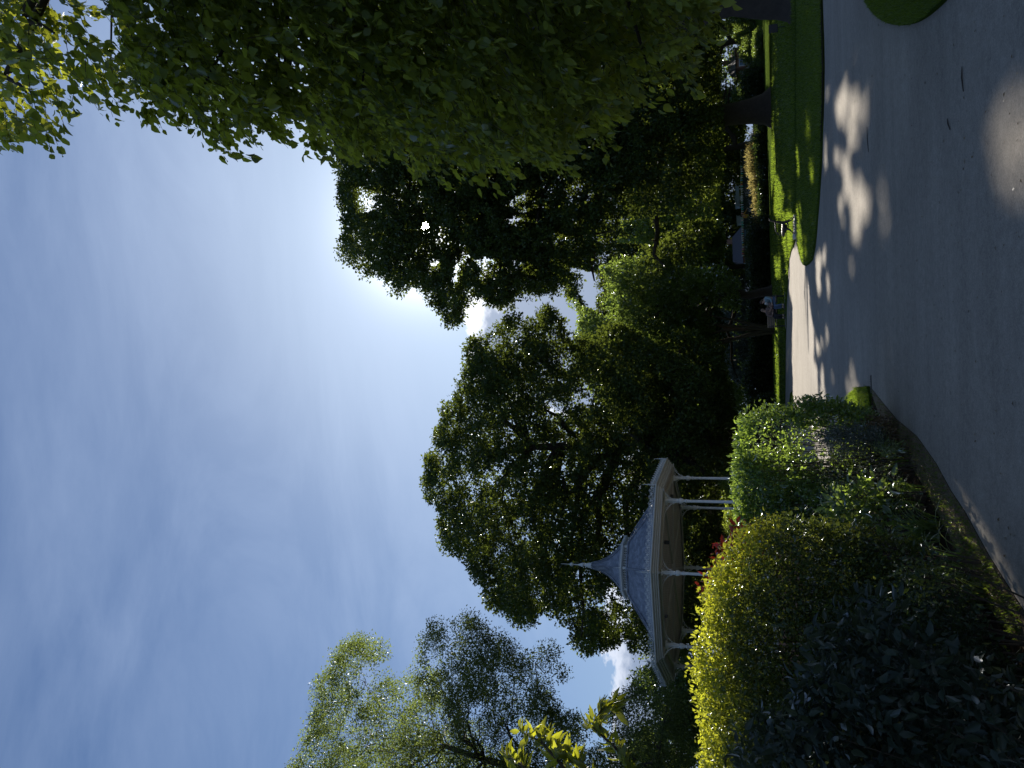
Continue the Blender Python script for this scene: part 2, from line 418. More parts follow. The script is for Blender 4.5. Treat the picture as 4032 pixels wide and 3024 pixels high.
def crown_points(poly, Y, T, Rpx, n, holes=(), gap=.0, gscale=2.0, seed=1, radial=False, lean=0.):
    """clump centres filling a body whose outline is the polygon seen from the path; rounded in depth"""
    out = []; got = 0
    while got < n:
        P = sample_poly(poly, n); e = np.clip(edge_dist(P, poly) / Rpx, 0, 1)
        th = T * np.sqrt(1 - (1 - e) ** 2) + .02 * T
        dep = Y + (rng.random(len(P)) * 2 - 1) * th
        d = rays(P); W = E0 + d * ((dep if radial else dep / d[:, 1])[:, None])
        keep = vnoise(W, gscale, seed) + .4 * vnoise(W, gscale * .45, seed + 1) > gap * 1.4
        for hx, hy, hr, hk in holes:
            k = ((P[:, 0] - hx) ** 2 + (P[:, 1] - hy) ** 2) < hr ** 2; keep &= ~(k & (rng.random(len(P)) > hk))
        out.append(W[keep]); got += int(keep.sum())
    return np.concatenate(out)[:n]
def foliage(name, Cn, per, rad, L, Wd, m, parent, tmpl=FAR, flat=.75, droop=0., carve_it=True, zmin=None, rnd_hi=None):
    """leaves in clumps round the centres Cn (world)"""
    n = len(Cn) * per
    off = rng.normal(size=(n, 3)); off = norm(off) * (rng.random((n, 1)) ** .5); off[:, 2] *= flat
    rs = np.repeat(rad * (.55 + .9 * rng.random(len(Cn))), per)[:, None]
    base = np.repeat(Cn, per, 0); P = base + off * rs
    D = norm(off * .9 + rng.normal(size=(n, 3)) * .55 + np.array([0, 0, -droop])); Nn = norm(rng.normal(size=(n, 3)) * .75 + np.array([0, 0, .8]))
    cl = np.repeat(rng.random(len(Cn)), per); r = np.clip(cl * .55 + rng.random(n) * .45, 0, 1)
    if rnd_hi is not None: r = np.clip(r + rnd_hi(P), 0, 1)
    l = L * (.6 + .7 * rng.random(n)); keep = np.ones(n, bool)
    if carve_it is not False: keep &= (carve(P) if carve_it is True else carve(P, VERGE_LIT, carve_it))
    if zmin is not None: keep &= P[:, 2] > zmin + SLOPE * np.clip(P[:, 1], 0, 85)
    P, D, Nn, l, r = P[keep], D[keep], Nn[keep], l[keep], r[keep]
    if parent is not None: P = P - np.array(parent.location)
    return leaves(name, P, D, Nn, l, l * Wd / L, tmpl, m, parent, r)

def tree(name, label, cat, poly, Y, T, Rpx, nclump, per, rad, L, Wd, m, base, trunk_r, trunk_top, nlimb=14, sub=2, holes=(), gap=.35, gscale=2.2,
         seed=1, extra=None, group=None, lean=(0, 0), zmin=None, wob=.12, tmpl=FAR, sag=0., droop=0., carve_it=True, limb_k=1.0):
    root = empty(name, base, 0, label, cat, group)
    Cn = crown_points(poly, Y, T, Rpx, nclump, holes, gap, gscale, seed)
    if extra is not None: Cn = np.concatenate([Cn, extra])
    foliage('crown', Cn, per, rad, L, Wd, m, root, tmpl, zmin=zmin, droop=droop, carve_it=carve_it)
    b = Vector(base); mb = MB(); path = []; N = 8
    for k in range(N + 1):
        f = k / N; path.append(Vector((b.x + lean[0] * f * f + random.uniform(-1, 1) * trunk_r * .5 * (k > 1), b.y + lean[1] * f + random.uniform(-1, 1) * trunk_r * .3 * (k > 1), b.z - .1 + (trunk_top - b.z) * f)))
    path2 = [path[0], path[0].lerp(path[1], .25), path[0].lerp(path[1], .6)] + path[1:]
    rr = [trunk_r * 1.75, trunk_r * 1.25, trunk_r * 1.03] + [trunk_r * (1 - .72 * k / N) for k in range(1, N + 1)]
    mb.tube(path2, rr, 14, cap=False)
    idx = rng.choice(len(Cn), nlimb, replace=False)
    branch_mb(mb, path[3:], [Cn[i] for i in idx], trunk_r * limb_k, 6, wob, sub, sag)
    mb.v = [tuple(Vector(v) - b) for v in mb.v]
    mb.build('trunk', M['bark'], root, smooth=True)
    return root, Cn

# ---------------------------------------------------------------- sunlit patches of the photo (photo pixels)
def blob(p):
    c = np.mean(p, 0); a = [random.uniform(0, 6.28) for _ in range(3)]
    return [tuple(c + (np.array(q) - c) * (1 + .22 * sin(2 * t + a[0]) + .20 * sin(3 * t + a[1]) + .14 * sin(5 * t + a[2]))) for q, t in zip(p, np.linspace(0, 2 * pi, len(p), endpoint=False))]
def spot(p):
    c = np.mean(p, 0); d = np.linalg.norm(gr(*c)); q = np.array(p) - c; h = np.abs(q).max(0); mg = np.array([.30 * FPX / d * EYE / d, .13 * FPX / d])
    return blob([tuple(v) for v in c + q * (1 + mg / h)])
z7 = lambda x, y, a, b, r=0: ellipse(3100 + x / 1.843, y / 1.843, a / 1.843, b / 1.843, r)
lit([(3120, 1640), (3121, 1500), (3117, 1400), (3120, 1205), (3108, 1150), (3104, 1064), (3108, 1018), (3116, 985), (3135, 950), (3148, 975), (3155, 1020), (3176, 1050), (3188, 1140), (3197, 1239), (3209, 1290), (3209, 1416), (3222, 1450), (3228, 1640)])
for e in ((435, 720, 75, 160, 0), (470, 960, 45, 110, 0), (405, 1180, 55, 90, 0), (430, 1400, 40, 120, .25), (515, 1360, 25, 60, .2), (575, 1480, 38, 80, 0),
          (520, 1620, 70, 90, 0), (600, 360, 15, 90, 0), (592, 190, 14, 50, 0), (490, 400, 12, 40, 0), (600, 620, 36, 85, .35), (585, 830, 32, 80, 0),
          (735, 740, 26, 130, .12), (768, 1060, 25, 90, 0), (698, 1400, 38, 105, 0), (885, 1320, 22, 45, 0), (1110, 340, 80, 80, 0), (1560, 1180, 60, 90, .4), (1650, 1290, 60, 80, -.3), (1540, 1320, 45, 50, 0),
          (1470, 960, 40, 90, .2), (1690, 860, 60, 70, .3), (1620, 740, 40, 60, 0), (1700, 640, 50, 60, 0), (1710, 260, 40, 90, 0), (290, 690, 8, 60, 0), (280, 1100, 8, 60, 0)):
    lit(spot(z7(*e)))
for i in range(26):
    lit(spot(ellipse(random.gauss(3345, 34), random.gauss(760, 230), random.uniform(3, 9), random.uniform(8, 26), .1)))
for i in range(16):
    y_ = random.uniform(1060, 1640); lit(spot(ellipse(3216 + (y_ - 1060) * .035 + abs(random.gauss(0, 16)), y_, random.uniform(2, 5), random.uniform(8, 22), .05)))
for e in ((3222, 1370, 9, 26), (3222, 1060, 12, 60), (3245, 1010, 12, 30), (3262, 1130, 8, 35), (3240, 1480, 8, 30), (3357, 1467, 15, 34), (3344, 1530, 15, 30), (3279, 1488, 8, 24), (3749, 1581, 42, 80),
          (3490, 1340, 18, 45), (3500, 1000, 10, 28), (3488, 880, 12, 40), (3960, 1640, 40, 60), (3640, 640, 14, 40), (3390, 1610, 40, 60),
          (3625, 1800, 40, 60), (3715, 1960, 34, 60), (3815, 2130, 40, 80), (3900, 2290, 40, 110), (3990, 2460, 50, 90)):
    lit(spot(ellipse(*e)))
for p in ([(3011, 67), (3016, 340), (3034, 345), (3030, 180), (3032, 80)], [(3014, 430), (3030, 633), (3040, 800), (3052, 700), (3046, 560), (3030, 430)],
          [(3052, 680), (3050, 850), (3080, 870), (3095, 760), (3070, 690)], [(3085, 830), (3086, 960), (3100, 1040), (3112, 1000), (3136, 940), (3138, 850), (3110, 820)],
          [(3142, 780), (3145, 960), (3160, 1040), (3180, 1040), (3190, 960), (3170, 900), (3160, 790)], [(3137, 560), (3140, 690), (3156, 700), (3160, 620), (3148, 560)],
          [(3195, 620), (3200, 720), (3216, 740), (3216, 640)], [(3195, 800), (3200, 900), (3212, 860)], [(3050, 1260), (3060, 1600), (3072, 1600), (3070, 1280)], [(3050, 1000), (3056, 1100), (3080, 1110), (3078, 1010)]):
    lit(p)
lit([(2960, 2010), (2620, 2300), (2620, 3100), (2920, 3100), (2950, 2600), (2970, 2400), (3030, 2180), (3090, 2110)], 6.5, .0)
lit([(3000, 2000), (3400, 1980), (3540, 2060), (3520, 2150), (3400, 2120), (3060, 2130)], 6.6)
lit([(2850, 1560), (2830, 2130), (3020, 2130), (3020, 1900), (3030, 1740), (3110, 1700), (3110, 1550), (3000, 1545)], 10.2)
lit([(3000, 1750), (3000, 2060), (3300, 2060), (3300, 1750)], 10, .3)
lit([(3230, 1940), (3230, 2080), (3460, 2080), (3460, 1940)], 8.5, .0)
lit([(3560, 1720), (3700, 1910), (3835, 2105), (4045, 2440), (4240, 2720), (4032, 2640), (3820, 2370), (3690, 2130), (3560, 1890)], None)
VERGE_LIT = len(LIT) - 1
lit([(1900, 2650), (1900, 3100), (2500, 3100), (2500, 2650)], 4.2, .0)
lit([(-60, -60), (-60, 620), (220, 560), (420, 500), (420, -60)], 6.7, .13)
lit([(3850, 437), (3985, 318), (4140, 250), (4140, 820), (3945, 889), (3885, 794), (3906, 635), (3858, 540)])
lit([(3660, 130), (3720, 110), (3760, 170), (3740, 240), (3680, 250), (3650, 190)], None, .02)
lit([(2920, 430), (2920, 860), (2990, 860), (2985, 640), (2960, 520), (2955, 430)], 69)
lit([(2780, 1900), (2780, 2100), (2940, 2100), (2940, 1900)], 43)
lit([(2862, 80), (2862, 270), (2960, 270), (2960, 80)], 74)

# ---------------------------------------------------------------- ground
def sheet(name, m, pts, z, kind='structure', nx=1):
    me = bpy.data.meshes.new(name); me.from_pydata([(x, y, gz(x, y) + z) for x, y in pts], [], [tuple(range(len(pts)))]); me.update()
    return tag(link(name, me, m), kind=kind)
def slab(name, m, pts, z0, z1):
    mb = MB(); n = len(pts); mb.add([(x, y, gz(x, y) + z0) for x, y in pts] + [(x, y, gz(x, y) + z1) for x, y in pts],
       [tuple(range(n, 2 * n))] + [(i, (i + 1) % n, n + (i + 1) % n, n + i) for i in range(n)])
    return tag(mb.build(name, m), kind='structure')
def smooth_closed(pts, k=2):
    for _ in range(k):
        q = []
        for i in range(len(pts)):
            a, b = pts[i], pts[(i + 1) % len(pts)]
            q += [(a[0] * .75 + b[0] * .25, a[1] * .75 + b[1] * .25), (a[0] * .25 + b[0] * .75, a[1] * .25 + b[1] * .75)]
        pts = q
    return pts
def G2(px): return [tuple(gr(x, y)[:2]) for x, y in px]
mb = MB(); ys = [-60, -5, 0, 20, 40, 60, 85, 300, 900]
mb.add([(x, y, gz(x, y)) for y in ys for x in (-700, 0, 700)], [(r * 3 + c, r * 3 + c + 1, r * 3 + c + 4, r * 3 + c + 3) for r in range(len(ys) - 1) for c in (0, 1)])
tag(mb.build('ground', M['lawn']), kind='structure')
LAWN_EDGE = [(3225, -500), (3236, -200), (3240, 0), (3246, 163), (3248, 265), (3245, 434), (3238, 651), (3228, 800), (3222, 868), (3218, 925), (3212, 975), (3203, 1022), (3188, 1040), (3176, 1047), (3165, 1042), (3159, 1030), (3150, 1000), (3143, 963), (3141, 900), (3140, 820)]
FAR_EDGE = [(3137, 820), (3135.5, 900), (3134, 945), (3126, 973), (3118, 988), (3110, 1018), (3106, 1064), (3104, 1106), (3099, 1200), (3097, 1296), (3095, 1353), (3093, 1585), (3092, 1900), (3092, 2400)]
VERGE_OUT = [(3376, 1524), (3424, 1520), (3434, 1530), (3478, 1585), (3532, 1650), (3613, 1717), (3689, 1825), (3749, 1934), (3803, 2015), (3863, 2124), (3900, 2190), (4032, 2399), (4300, 2720)]
SPIT = [(3315, 1700), (3315, 1640), (3320, 1600), (3348, 1554), (3376, 1524)]
near = [(-3.2, -2.0), (-4, -10), (16, -10)]
path_pts = G2(LAWN_EDGE) + G2(FAR_EDGE) + G2([(3318, 2400), (3318, 1900)]) + G2(SPIT) + G2(VERGE_OUT[1:]) + near + [(22, 5)]
sheet('path', M['asphalt'], path_pts, .004)
# raised turf on the far side of the path and the round-ended lawn on the right
lawn_r = G2(LAWN_EDGE) + [tuple(gr(3139, 820)[:2])] + [(16, 34), (40, 34), (40, 12)]
slab('lawn', M['lawn'], lawn_r, -.05, .035)
far = G2(FAR_EDGE); slab('lawn_far', M['lawn'], [(40, 34.6), tuple(gr(3137, 800)[:2])] + far + [(-60, 60), (-60, 84), (80, 84), (80, 36)], -.05, .03)
island_px = [(3405, -250), (3408, -60), (3415, 5), (3436, 38), (3470, 72), (3510, 92), (3560, 100), (3610, 93), (3660, 66), (3705, 28), (3738, -5), (3790, -60), (3900, -250)]
island = smooth_closed(G2(island_px), 2); slab('lawn_island', M['lawn'], island, -.05, .035)
spit_px = [(3315, 1720), (3315, 1640), (3322, 1600), (3348, 1556), (3376, 1527), (3424, 1522), (3432, 1560), (3440, 1650), (3440, 1720)]
slab('grass_verge', M['lawn'], G2(spit_px), -.05, .03)
slab('grass_patch', M['lawn'], G2([(3107, 1660), (3109, 1590), (3113, 1550), (3119, 1541), (3124, 1560), (3126, 1600), (3127, 1660)]), -.02, .03)
# planting bed and the worn soil strip along the path
VERGE_IN = [(3438, 1560), (3470, 1650), (3559, 1762), (3603, 1852), (3668, 1961), (3722, 2069), (3765, 2151), (3814, 2259), (3885, 2368), (3964, 2471), (4032, 2549), (4300, 2900)]
verge_pts = G2(VERGE_OUT[2:]) + G2(VERGE_IN[::-1])
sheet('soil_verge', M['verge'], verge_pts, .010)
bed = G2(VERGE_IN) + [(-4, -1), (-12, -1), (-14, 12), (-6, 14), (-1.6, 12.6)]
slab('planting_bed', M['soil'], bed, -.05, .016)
sheet('soil_edge', M['soil'], G2([(3227, -200), (3230, 0), (3237, 163), (3239, 265), (3239, 434), (3234, 560), (3240, 560), (3246, 434), (3249, 265), (3247, 163), (3241, 0), (3237, -200)]), .040)

def blades(name, px_poly, n, h, wd, m, z=.03, lean=.5, label=None, parent=None, world=None):
    P = sample_poly(px_poly, n) if world is None else None
    W = np.array([gr(a, b) for a, b in P]) if world is None else world
    n = len(W); W[:, 2] += z
    D = norm(np.stack([rng.normal(size=n) * lean, rng.normal(size=n) * lean, np.ones(n)], 1)); N_ = norm(rng.normal(size=(n, 3)))
    T = (np.array([(-.5, 0, 0), (.5, 0, 0), (0, 1, .12)]), np.array([(0, 1, 2)]))
    return leaves(name, W, D, N_, h * (.5 + rng.random(n)), wd, T, m, parent, rng.random(n))
tag(blades('grass_on_the_far_lawn', [(3046, -60), (3040, 700), (3050, 1700), (3092, 1700), (3093, 1353), (3097, 1200), (3106, 1060), (3118, 980), (3130, 955), (3134, 800), (3136, -60)], 26000, .10, .03, M['blade']), 'short grass on the lawn beyond the benches', kind='stuff')
tag(blades('grass_beside_the_path', [(3142, -60), (3142, 960), (3160, 1030), (3180, 1040), (3203, 1018), (3218, 915), (3225, 820), (3236, 651), (3243, 434), (3245, 265), (3243, 163), (3238, -60)], 34000, .06, .016, M['blade']), 'short mown grass on the lawn between path and bench', kind='stuff')
tag(blades('grass_on_the_island', [(3420, -60), (3418, 5), (3440, 38), (3470, 68), (3515, 88), (3560, 95), (3610, 88), (3660, 60), (3730, -8), (3780, -60)], 14000, .035, .008, M['blade']), 'short grass on the round-ended lawn at the right', kind='stuff')
tag(blades('grass_on_the_verge', spit_px, 7000, .05, .010, M['blade']), 'tufted grass on the spit of turf by the shrub', kind='stuff')
vp = [(a, b) for a, b in VERGE_OUT[2:12]] + [(a, b) for a, b in VERGE_IN[10::-1]]
tag(blades('grass_in_the_soil_strip', vp, 2600, .035, .006, M['blade'], .012), 'thin grass and moss growing in the worn soil strip', kind='stuff')
P = sample_poly(vp, 5200); W = np.array([gr(a, b, .016) for a, b in P]); nn = len(W)
D_ = norm(np.stack([rng.normal(size=nn), rng.normal(size=nn), rng.normal(size=nn) * .25], 1)); N_ = norm(rng.normal(size=(nn, 3)) * .35 + np.array([0, 0, 1]))
l_ = .010 + .022 * rng.random(nn) ** 2
tag(leaves('leaf_litter', W, D_, N_, l_, l_ * .5, FAR, M['dead'], None, rng.random(nn)), 'dry bits of leaf and bark on the soil strip beside the path', kind='stuff')

P = sample_poly([(3260, 60), (3240, 900), (3300, 1400), (3440, 1520), (3600, 1690), (3800, 1990), (4032, 2380), (4032, 0), (3800, 0), (3600, 140), (3480, 120), (3400, 20)], 420)
W = np.array([gr(a, b, .012) for a, b in P]); nn = len(W); l_ = .012 + .03 * rng.random(nn) ** 3
tag(leaves('path_litter', W, norm(np.stack([rng.normal(size=nn), rng.normal(size=nn), rng.normal(size=nn) * .1], 1)), norm(rng.normal(size=(nn, 3)) * .25 + np.array([0, 0, 1])), l_, l_ * .45, FAR, M['dead'], None, rng.random(nn)), 'specks of dry leaf and seed scattered over the path', kind='stuff')

# twigs on the path
for i, (x, y, L, a, lb) in enumerate(((3420, 548, .19, 0.2, 'longest dark twig lying on the path among the sun spots'), (3742, 488, .07, .6, 'short dark twig on the shaded path near the large sun patch'),
                                      (3797, 310, .10, .1, 'thin bent twig on the shaded path near the round-ended lawn'))):
    p = gr(x, y, .012); mb = MB(); d = Vector((cos(a), sin(a), 0))
    mb.tube([-d * L, d * L * .1 + Vector((.0, .006, .004)), d * L], [.004, .006, .003], 5); o = mb.build('twig', M['bark']); o.location = tuple(p)
    tag(o, lb, 'twig', 'twigs on the path')
p = gr(3432, 1512, .006); mb = MB(); mb.box((0, 0, 0), (.26, .07, .012))
for k in range(7): mb.box((-.105 + k * .035, 0, .008), (.012, .05, .008))
o = mb.build('drain_cover', M['iron']); o.location = tuple(p); o.rotation_euler = (math.atan(SLOPE), 0, 0); tag(o, 'small slotted metal drain cover at the tip of the grass spit', 'drain cover')

# ---------------------------------------------------------------- trees
O1 = DS([(690, -200), (668, 200), (672, 290), (712, 300), (735, 345), (738, 400), (728, 440), (745, 490), (740, 520), (727, 545), (748, 570), (770, 580), (800, 592), (840, 600), (855, 632), (880, 622), (905, 605), (925, 640), (935, 680), (960, 690), (985, 700), (1000, 690), (990, 650), (1005, 625), (1030, 635), (1060, 655), (1100, 662), (1115, 645), (1130, 625), (1170, 635), (1200, 620), (1240, 640), (1290, 620), (1350, 640), (1420, 600), (1500, 560), (1545, 480), (1565, 300), (1560, 100), (1550, -200)])
k_ = 4032 / 2212
H1 = [(a * k_, b * k_, r * k_, q) for a, b, r, q in ((1205, 400, 34, .12), (1250, 415, 30, .12), (1330, 455, 45, .12), (1372, 472, 32, .2), (1010, 555, 16, .25), (1115, 350, 14, .3),
      (880, 300, 16, .3), (960, 512, 18, .35), (1170, 330, 18, .3))]
base1 = gr(3036, 425)
P = sample_poly([(3250, 0), (3240, 900), (3232, 1040), (3250, 1300), (3270, 1600), (3420, 1530), (3600, 1700), (3800, 2000), (4032, 2400), (4032, 0)], 2600)
W = np.array([gr(a, b) for a, b in P]); W = W + SUN * ((51 + 8 * rng.random(len(W)) - W[:, 1]) / SUN[1])[:, None]; W = W[inside(to_px(W), O1)]  # extra leaf clumps added to the crown to keep sun off the path
P = sample_poly([(1330, 500), (1340, 760), (1500, 1080), (1720, 1150), (1760, 1240), (1830, 1200), (2000, 1170), (2300, 1120), (2500, 1000), (2500, 300), (1500, 300)], 2600); d_ = rays(P)
W = np.concatenate([W, E0 + d_ * ((53 + 9 * (rng.random(len(P)) - .5)) / d_[:, 1])[:, None]])
oak1, C1 = tree('oak_tree', 'tall dark oak at the right with the sun shining through its crown', 'tree', O1, 54, 7.5, 260, 8200, 46, .60, .25, .16, M['oak'], base1, .85, 20, 34, 4, H1, .30, 2.0, 11, lean=(-3, 0), zmin=3.2, extra=W)
O2 = DS([(1005, 740), (1008, 800), (985, 845), (975, 870), (950, 885), (940, 930), (938, 965), (922, 990), (913, 1020), (918, 1070), (945, 1095), (950, 1150), (958, 1185), (985, 1195), (1010, 1205), (1025, 1240), (1045, 1265), (1042, 1305), (1075, 1310), (1100, 1330), (1118, 1352), (1150, 1345), (1190, 1340), (1240, 1350), (1242, 1395), (1265, 1415), (1290, 1400), (1335, 1385), (1345, 1350), (1365, 1400), (1400, 1440), (1480, 1450), (1560, 1300), (1580, 1100), (1585, 900), (1560, 760), (1440, 700), (1330, 700), (1240, 740), (1210, 690), (1185, 668), (1165, 665), (1150, 700), (1110, 685), (1080, 690), (1060, 720), (1035, 730)])
H2 = [(a * k_, b * k_, r * k_, q) for a, b, r, q in ((1255, 1250, 14, .1), (1300, 1180, 10, .3), (1215, 1010, 14, .2), (1200, 880, 24, .25), (1260, 850, 26, .25), (1230, 780, 22, .3), (1165, 905, 14, .3), (1400, 1040, 10, .2),
      (1300, 1310, 16, .3), (1250, 1300, 16, .35), (1345, 1100, 9, .2), (1150, 1240, 12, .3), (1320, 980, 12, .3), (1180, 1120, 10, .3), (1090, 1180, 10, .35))]
oak2, C2 = tree('oak_tree', 'broad dark oak spreading behind the bandstand roof', 'tree', O2, 49, 7, 240, 7600, 34, .46, .22, .14, M['oak'], (-3.7, 49, gz(0, 49)), .8, 17, 40, 4, H2, .43, 1.5, 23, lean=(-.5, 0), zmin=2.2, group=None)
T1 = DS([(1235, 640), (1255, 690), (1240, 760), (1270, 830), (1310, 900), (1400, 930), (1540, 930), (1600, 860), (1618, 700), (1600, 600), (1500, 560), (1350, 560), (1270, 600)])
tree('leafy_tree', 'lighter green tree filling the gap between the two dark oaks', 'tree', T1, 66, 5, 160, 2300, 40, .62, .26, .16, M['mid'], at(3030, 1150, 66) * [1, 1, 0] + [0, 0, 1.2], .42, 9, 18, 3, [(1390 * k_, 560 * k_, 20 * k_, .1), (1300 * k_, 780 * k_, 25 * k_, .2)], .3, 2.2, 31, zmin=2.6)
T2 = DS([(1390, 120), (1375, 260), (1395, 400), (1460, 500), (1520, 520), (1585, 480), (1592, 380), (1590, 250), (1590, 130)])
tree('leafy_tree', 'bright backlit tree seen under the sun oak above the bunting', 'tree', T2, 80, 5, 130, 1500, 40, .65, .28, .18, M['back'], at(3000, 560, 80) * [1, 1, 0] + [0, 0, 1.4], .4, 9, 12, 3, [], .38, 2.2, 37, zmin=4.4)
T3 = DS([(1350, 420), (1340, 520), (1400, 640), (1500, 650), (1580, 640), (1600, 560), (1580, 500), (1480, 440)])
tree('leafy_tree', 'bright yellow-green tree left of the bunting, behind the thin trunk', 'tree', T3, 84, 5, 130, 1500, 40, .65, .28, .18, M['back'], at(3000, 1040, 84) * [1, 1, 0] + [0, 0, 1.4], .35, 9, 12, 3, [], .38, 2.2, 41, zmin=4.4)
T4 = DS([(1400, -260), (1390, 100), (1450, 160), (1560, 230), (1590, 220), (1590, 60), (1585, -260)])
tree('leafy_tree', 'bright tree behind the shrubs at the right edge', 'tree', T4, 78, 5, 130, 1500, 40, .65, .28, .18, M['back'], at(3000, 150, 78) * [1, 1, 0] + [0, 0, 1.4], .4, 9, 12, 3, [], .38, 2.2, 43, zmin=4.6)
# wood that closes the view farther back, tree by tree
for i, (pl, Y, lb) in enumerate(((DS([(1340, -260), (1300, -60), (1330, 150), (1420, 220), (1612, 220), (1612, -260)]), 112, 'tall tree of the far wood at the right edge'),
                            (DS([(1260, 200), (1190, 300), (1215, 400), (1250, 480), (1608, 480), (1608, 300), (1608, 200)]), 118, 'tree of the far wood above the bunting'),
                            (DS([(1270, 440), (1185, 520), (1190, 600), (1245, 650), (1280, 700), (1608, 700), (1608, 560), (1608, 440)]), 114, 'tree of the far wood beside the slate roof'),
                            (DS([(1250, 640), (1262, 700), (1270, 780), (1340, 900), (1612, 900), (1612, 640)]), 116, 'tree of the far wood behind the sitting people'),
                            (DS([(1420, 880), (1380, 1000), (1420, 1130), (1612, 1130), (1612, 880)]), 110, 'tree of the far wood seen between the bandstand columns'),
                            (DS([(1440, 1100), (1400, 1230), (1430, 1380), (1612, 1380), (1612, 1100)]), 106, 'tree of the far wood behind the left half of the bandstand'))):
    tree('wood_tree', lb, 'tree', pl, Y, 6, 120, int(1900 + 1500 * (i in (1, 2, 3))), 36, .85, .40, .26, M['oak' if i in (1, 2, 3) else 'mid'], at(3020, np.mean([q[1] for q in pl]), Y) * [1, 1, 0] + [0, 0, 1.5],   .45, 10, 8, 2, [(a_ * k_, b_ * k_, r_ * k_, .15) for a_, b_, r_ in ((1205, 400, 24), (1250, 415, 22), (1330, 455, 34), (1372, 472, 22), (1300, 560, 14), (1400, 690, 10), (1245, 585, 14))], .28, 3, 50 + i, zmin=2.0, group='trees of the far wood')
# crown of the tree whose trunk stands at the right edge
T5 = DS([(700, -420), (760, -100), (900, 30), (1200, 60), (1420, 60), (1530, 10), (1540, -420)])
tree('edge_tree', 'thick black trunk at the far right edge of the lawn', 'tree', T5, 28, 4, 160, 1300, 34, .5, .18, .12, M['oak'], (12.98, 27.7, gz(0, 27.7)), .62, 9, 12, 2, [], .25, 2, 61, zmin=4.3, lean=(.6, 0))

# feathery tree on the left
W1 = DS([(615, 1850), (625, 1650), (655, 1590), (680, 1530), (678, 1480), (712, 1440), (722, 1400), (765, 1378), (810, 1385), (842, 1400), (850, 1442), (880, 1455), (905, 1425), (912, 1380), (928, 1345), (975, 1330), (1030, 1335), (1060, 1368), (1100, 1392), (1150, 1400), (1200, 1392), (1218, 1435), (1228, 1455), (1185, 1480), (1205, 1530), (1290, 1560), (1340, 1500), (1400, 1480), (1480, 1500), (1500, 1850)])
HW = [(a * k_, b * k_, r * k_, q) for a, b, r, q in ((880, 1500, 24, .25), (865, 1460, 22, .2), (1190, 1470, 22, .2), (1230, 1530, 26, .2), (1130, 1500, 20, .4), (1290, 1600, 26, .25), (960, 1600, 20, .4), (760, 1600, 20, .5), (1250, 1620, 24, .35), (1020, 1540, 14, .3))]
willow, CW = tree('feathery_tree', 'tall feathery tree with fine pale leaves at the left edge', 'tree', W1, 31, 3.2, 150, 5200, 40, .40, .11, .055, M['willow'], (-17.2, 31, gz(0, 31)), .38, 16, 60, 5, HW, .44, 1.3, 71, lean=(.9, 0), wob=.2, droop=.15, zmin=2, limb_k=.5)
W2 = DS([(1370, 1470), (1385, 1440), (1440, 1450), (1475, 1430), (1540, 1450), (1620, 1500), (1640, 1850), (1360, 1850), (1350, 1620), (1400, 1560), (1390, 1500)])
tree('leafy_tree', 'dark green tree at the left end of the bandstand behind the golden hedge', 'tree', W2, 42, 3, 110, 1500, 34, .5, .20, .12, M['mid'], (-20.5, 42, gz(0, 42)), .35, 6, 16, 3, [], .3, 1.7, 77, zmin=.4)

# small tree with several stems, and thin single trunk, in the shade beyond the people
b = at(2985, 1300, 62); b[2] = gz(0, 62); root = empty('many_stemmed_tree', b, 0, 'small tree with several bare stems fanning up behind the people', 'tree'); mb = MB()
for yy, xx in ((1265, 2720), (1290, 2760), (1318, 2700), (1345, 2740), (1385, 2730), (1240, 2790)):
    e = at(xx, yy, 62 + random.uniform(-1, 1)); a = Vector((random.uniform(-.25, .25), random.uniform(-.2, .2), -.1)); e = Vector(e - b); mid = a.lerp(e, .5) + Vector((random.uniform(-.3, .3), 0, .5))
    mb.tube([a, a.lerp(mid, .5) + Vector((0, 0, .2)), mid, mid.lerp(e, .5) + Vector((random.uniform(-.2, .2), 0, 0)), e], [.17, .13, .11, .09, .05], 7)
mb.build('stem', M['bark'], root, True)
foliage('crown', crown_points(DS([(1440, 660), (1430, 760), (1480, 820), (1540, 800), (1530, 700)]), 62, 2.2, 90, 420), 36, .5, .22, .13, M['mid'], root)

# lime tree: large leaves hanging over the right of the view, its trunk out of sight to the right
L1 = DS([(-60, 290), (0, 305), (25, 292), (40, 280), (65, 280), (97, 302), (104, 280), (110, 262), (130, 232), (150, 228), (182, 226), (200, 172), (214, 182), (222, 222), (245, 226), (275, 252), (280, 235), (300, 228), (325, 240), (342, 262), (362, 232), (385, 222), (400, 245), (425, 272), (440, 312), (460, 300), (485, 330), (492, 305), (505, 310), (500, 285), (535, 280), (545, 268), (575, 292), (590, 262), (608, 268), (620, 240), (640, 252), (670, 330), (700, 352), (725, 330), (745, 300), (800, 322), (850, 345), (900, 362), (922, 380), (940, 372), (980, 348), (1020, 362), (1070, 384), (1085, 360), (1110, 338), (1150, 350), (1175, 352), (1190, 342), (1200, 302), (1240, 312), (1262, 292), (1290, 306), (1312, 250), (1345, 208), (1400, 178), (1430, 160), (1455, 172), (1470, 130), (1500, 62), (1530, 22), (1532, -60), (1500, -240), (-60, -240)])
HL = [(a * k_, b * k_, r * k_, q) for a, b, r, q in ((60, 90, 200, .30), (203, 20, 14, .1), (245, 205, 16, .2), (350, 40, 12, .3), (440, 70, 14, .35), (330, 110, 12, .4), (410, 180, 12, .3), (480, 190, 14, .4), (470, 240, 12, .3), (540, 210, 10, .3), (850, 40, 12, .2), (860, 120, 10, .3), (1150, 20, 10, .2), (920, 160, 8, .3), (975, 190, 8, .3))]
lroot = empty('lime_tree', (9.6, 9.0, gz(0, 9)), 0, 'overhanging tree with large heart-shaped leaves along the right side', 'tree')
CL = crown_points(L1, 10.2, 2.3, 140, 2700, HL, .30, .8, 81, radial=True)
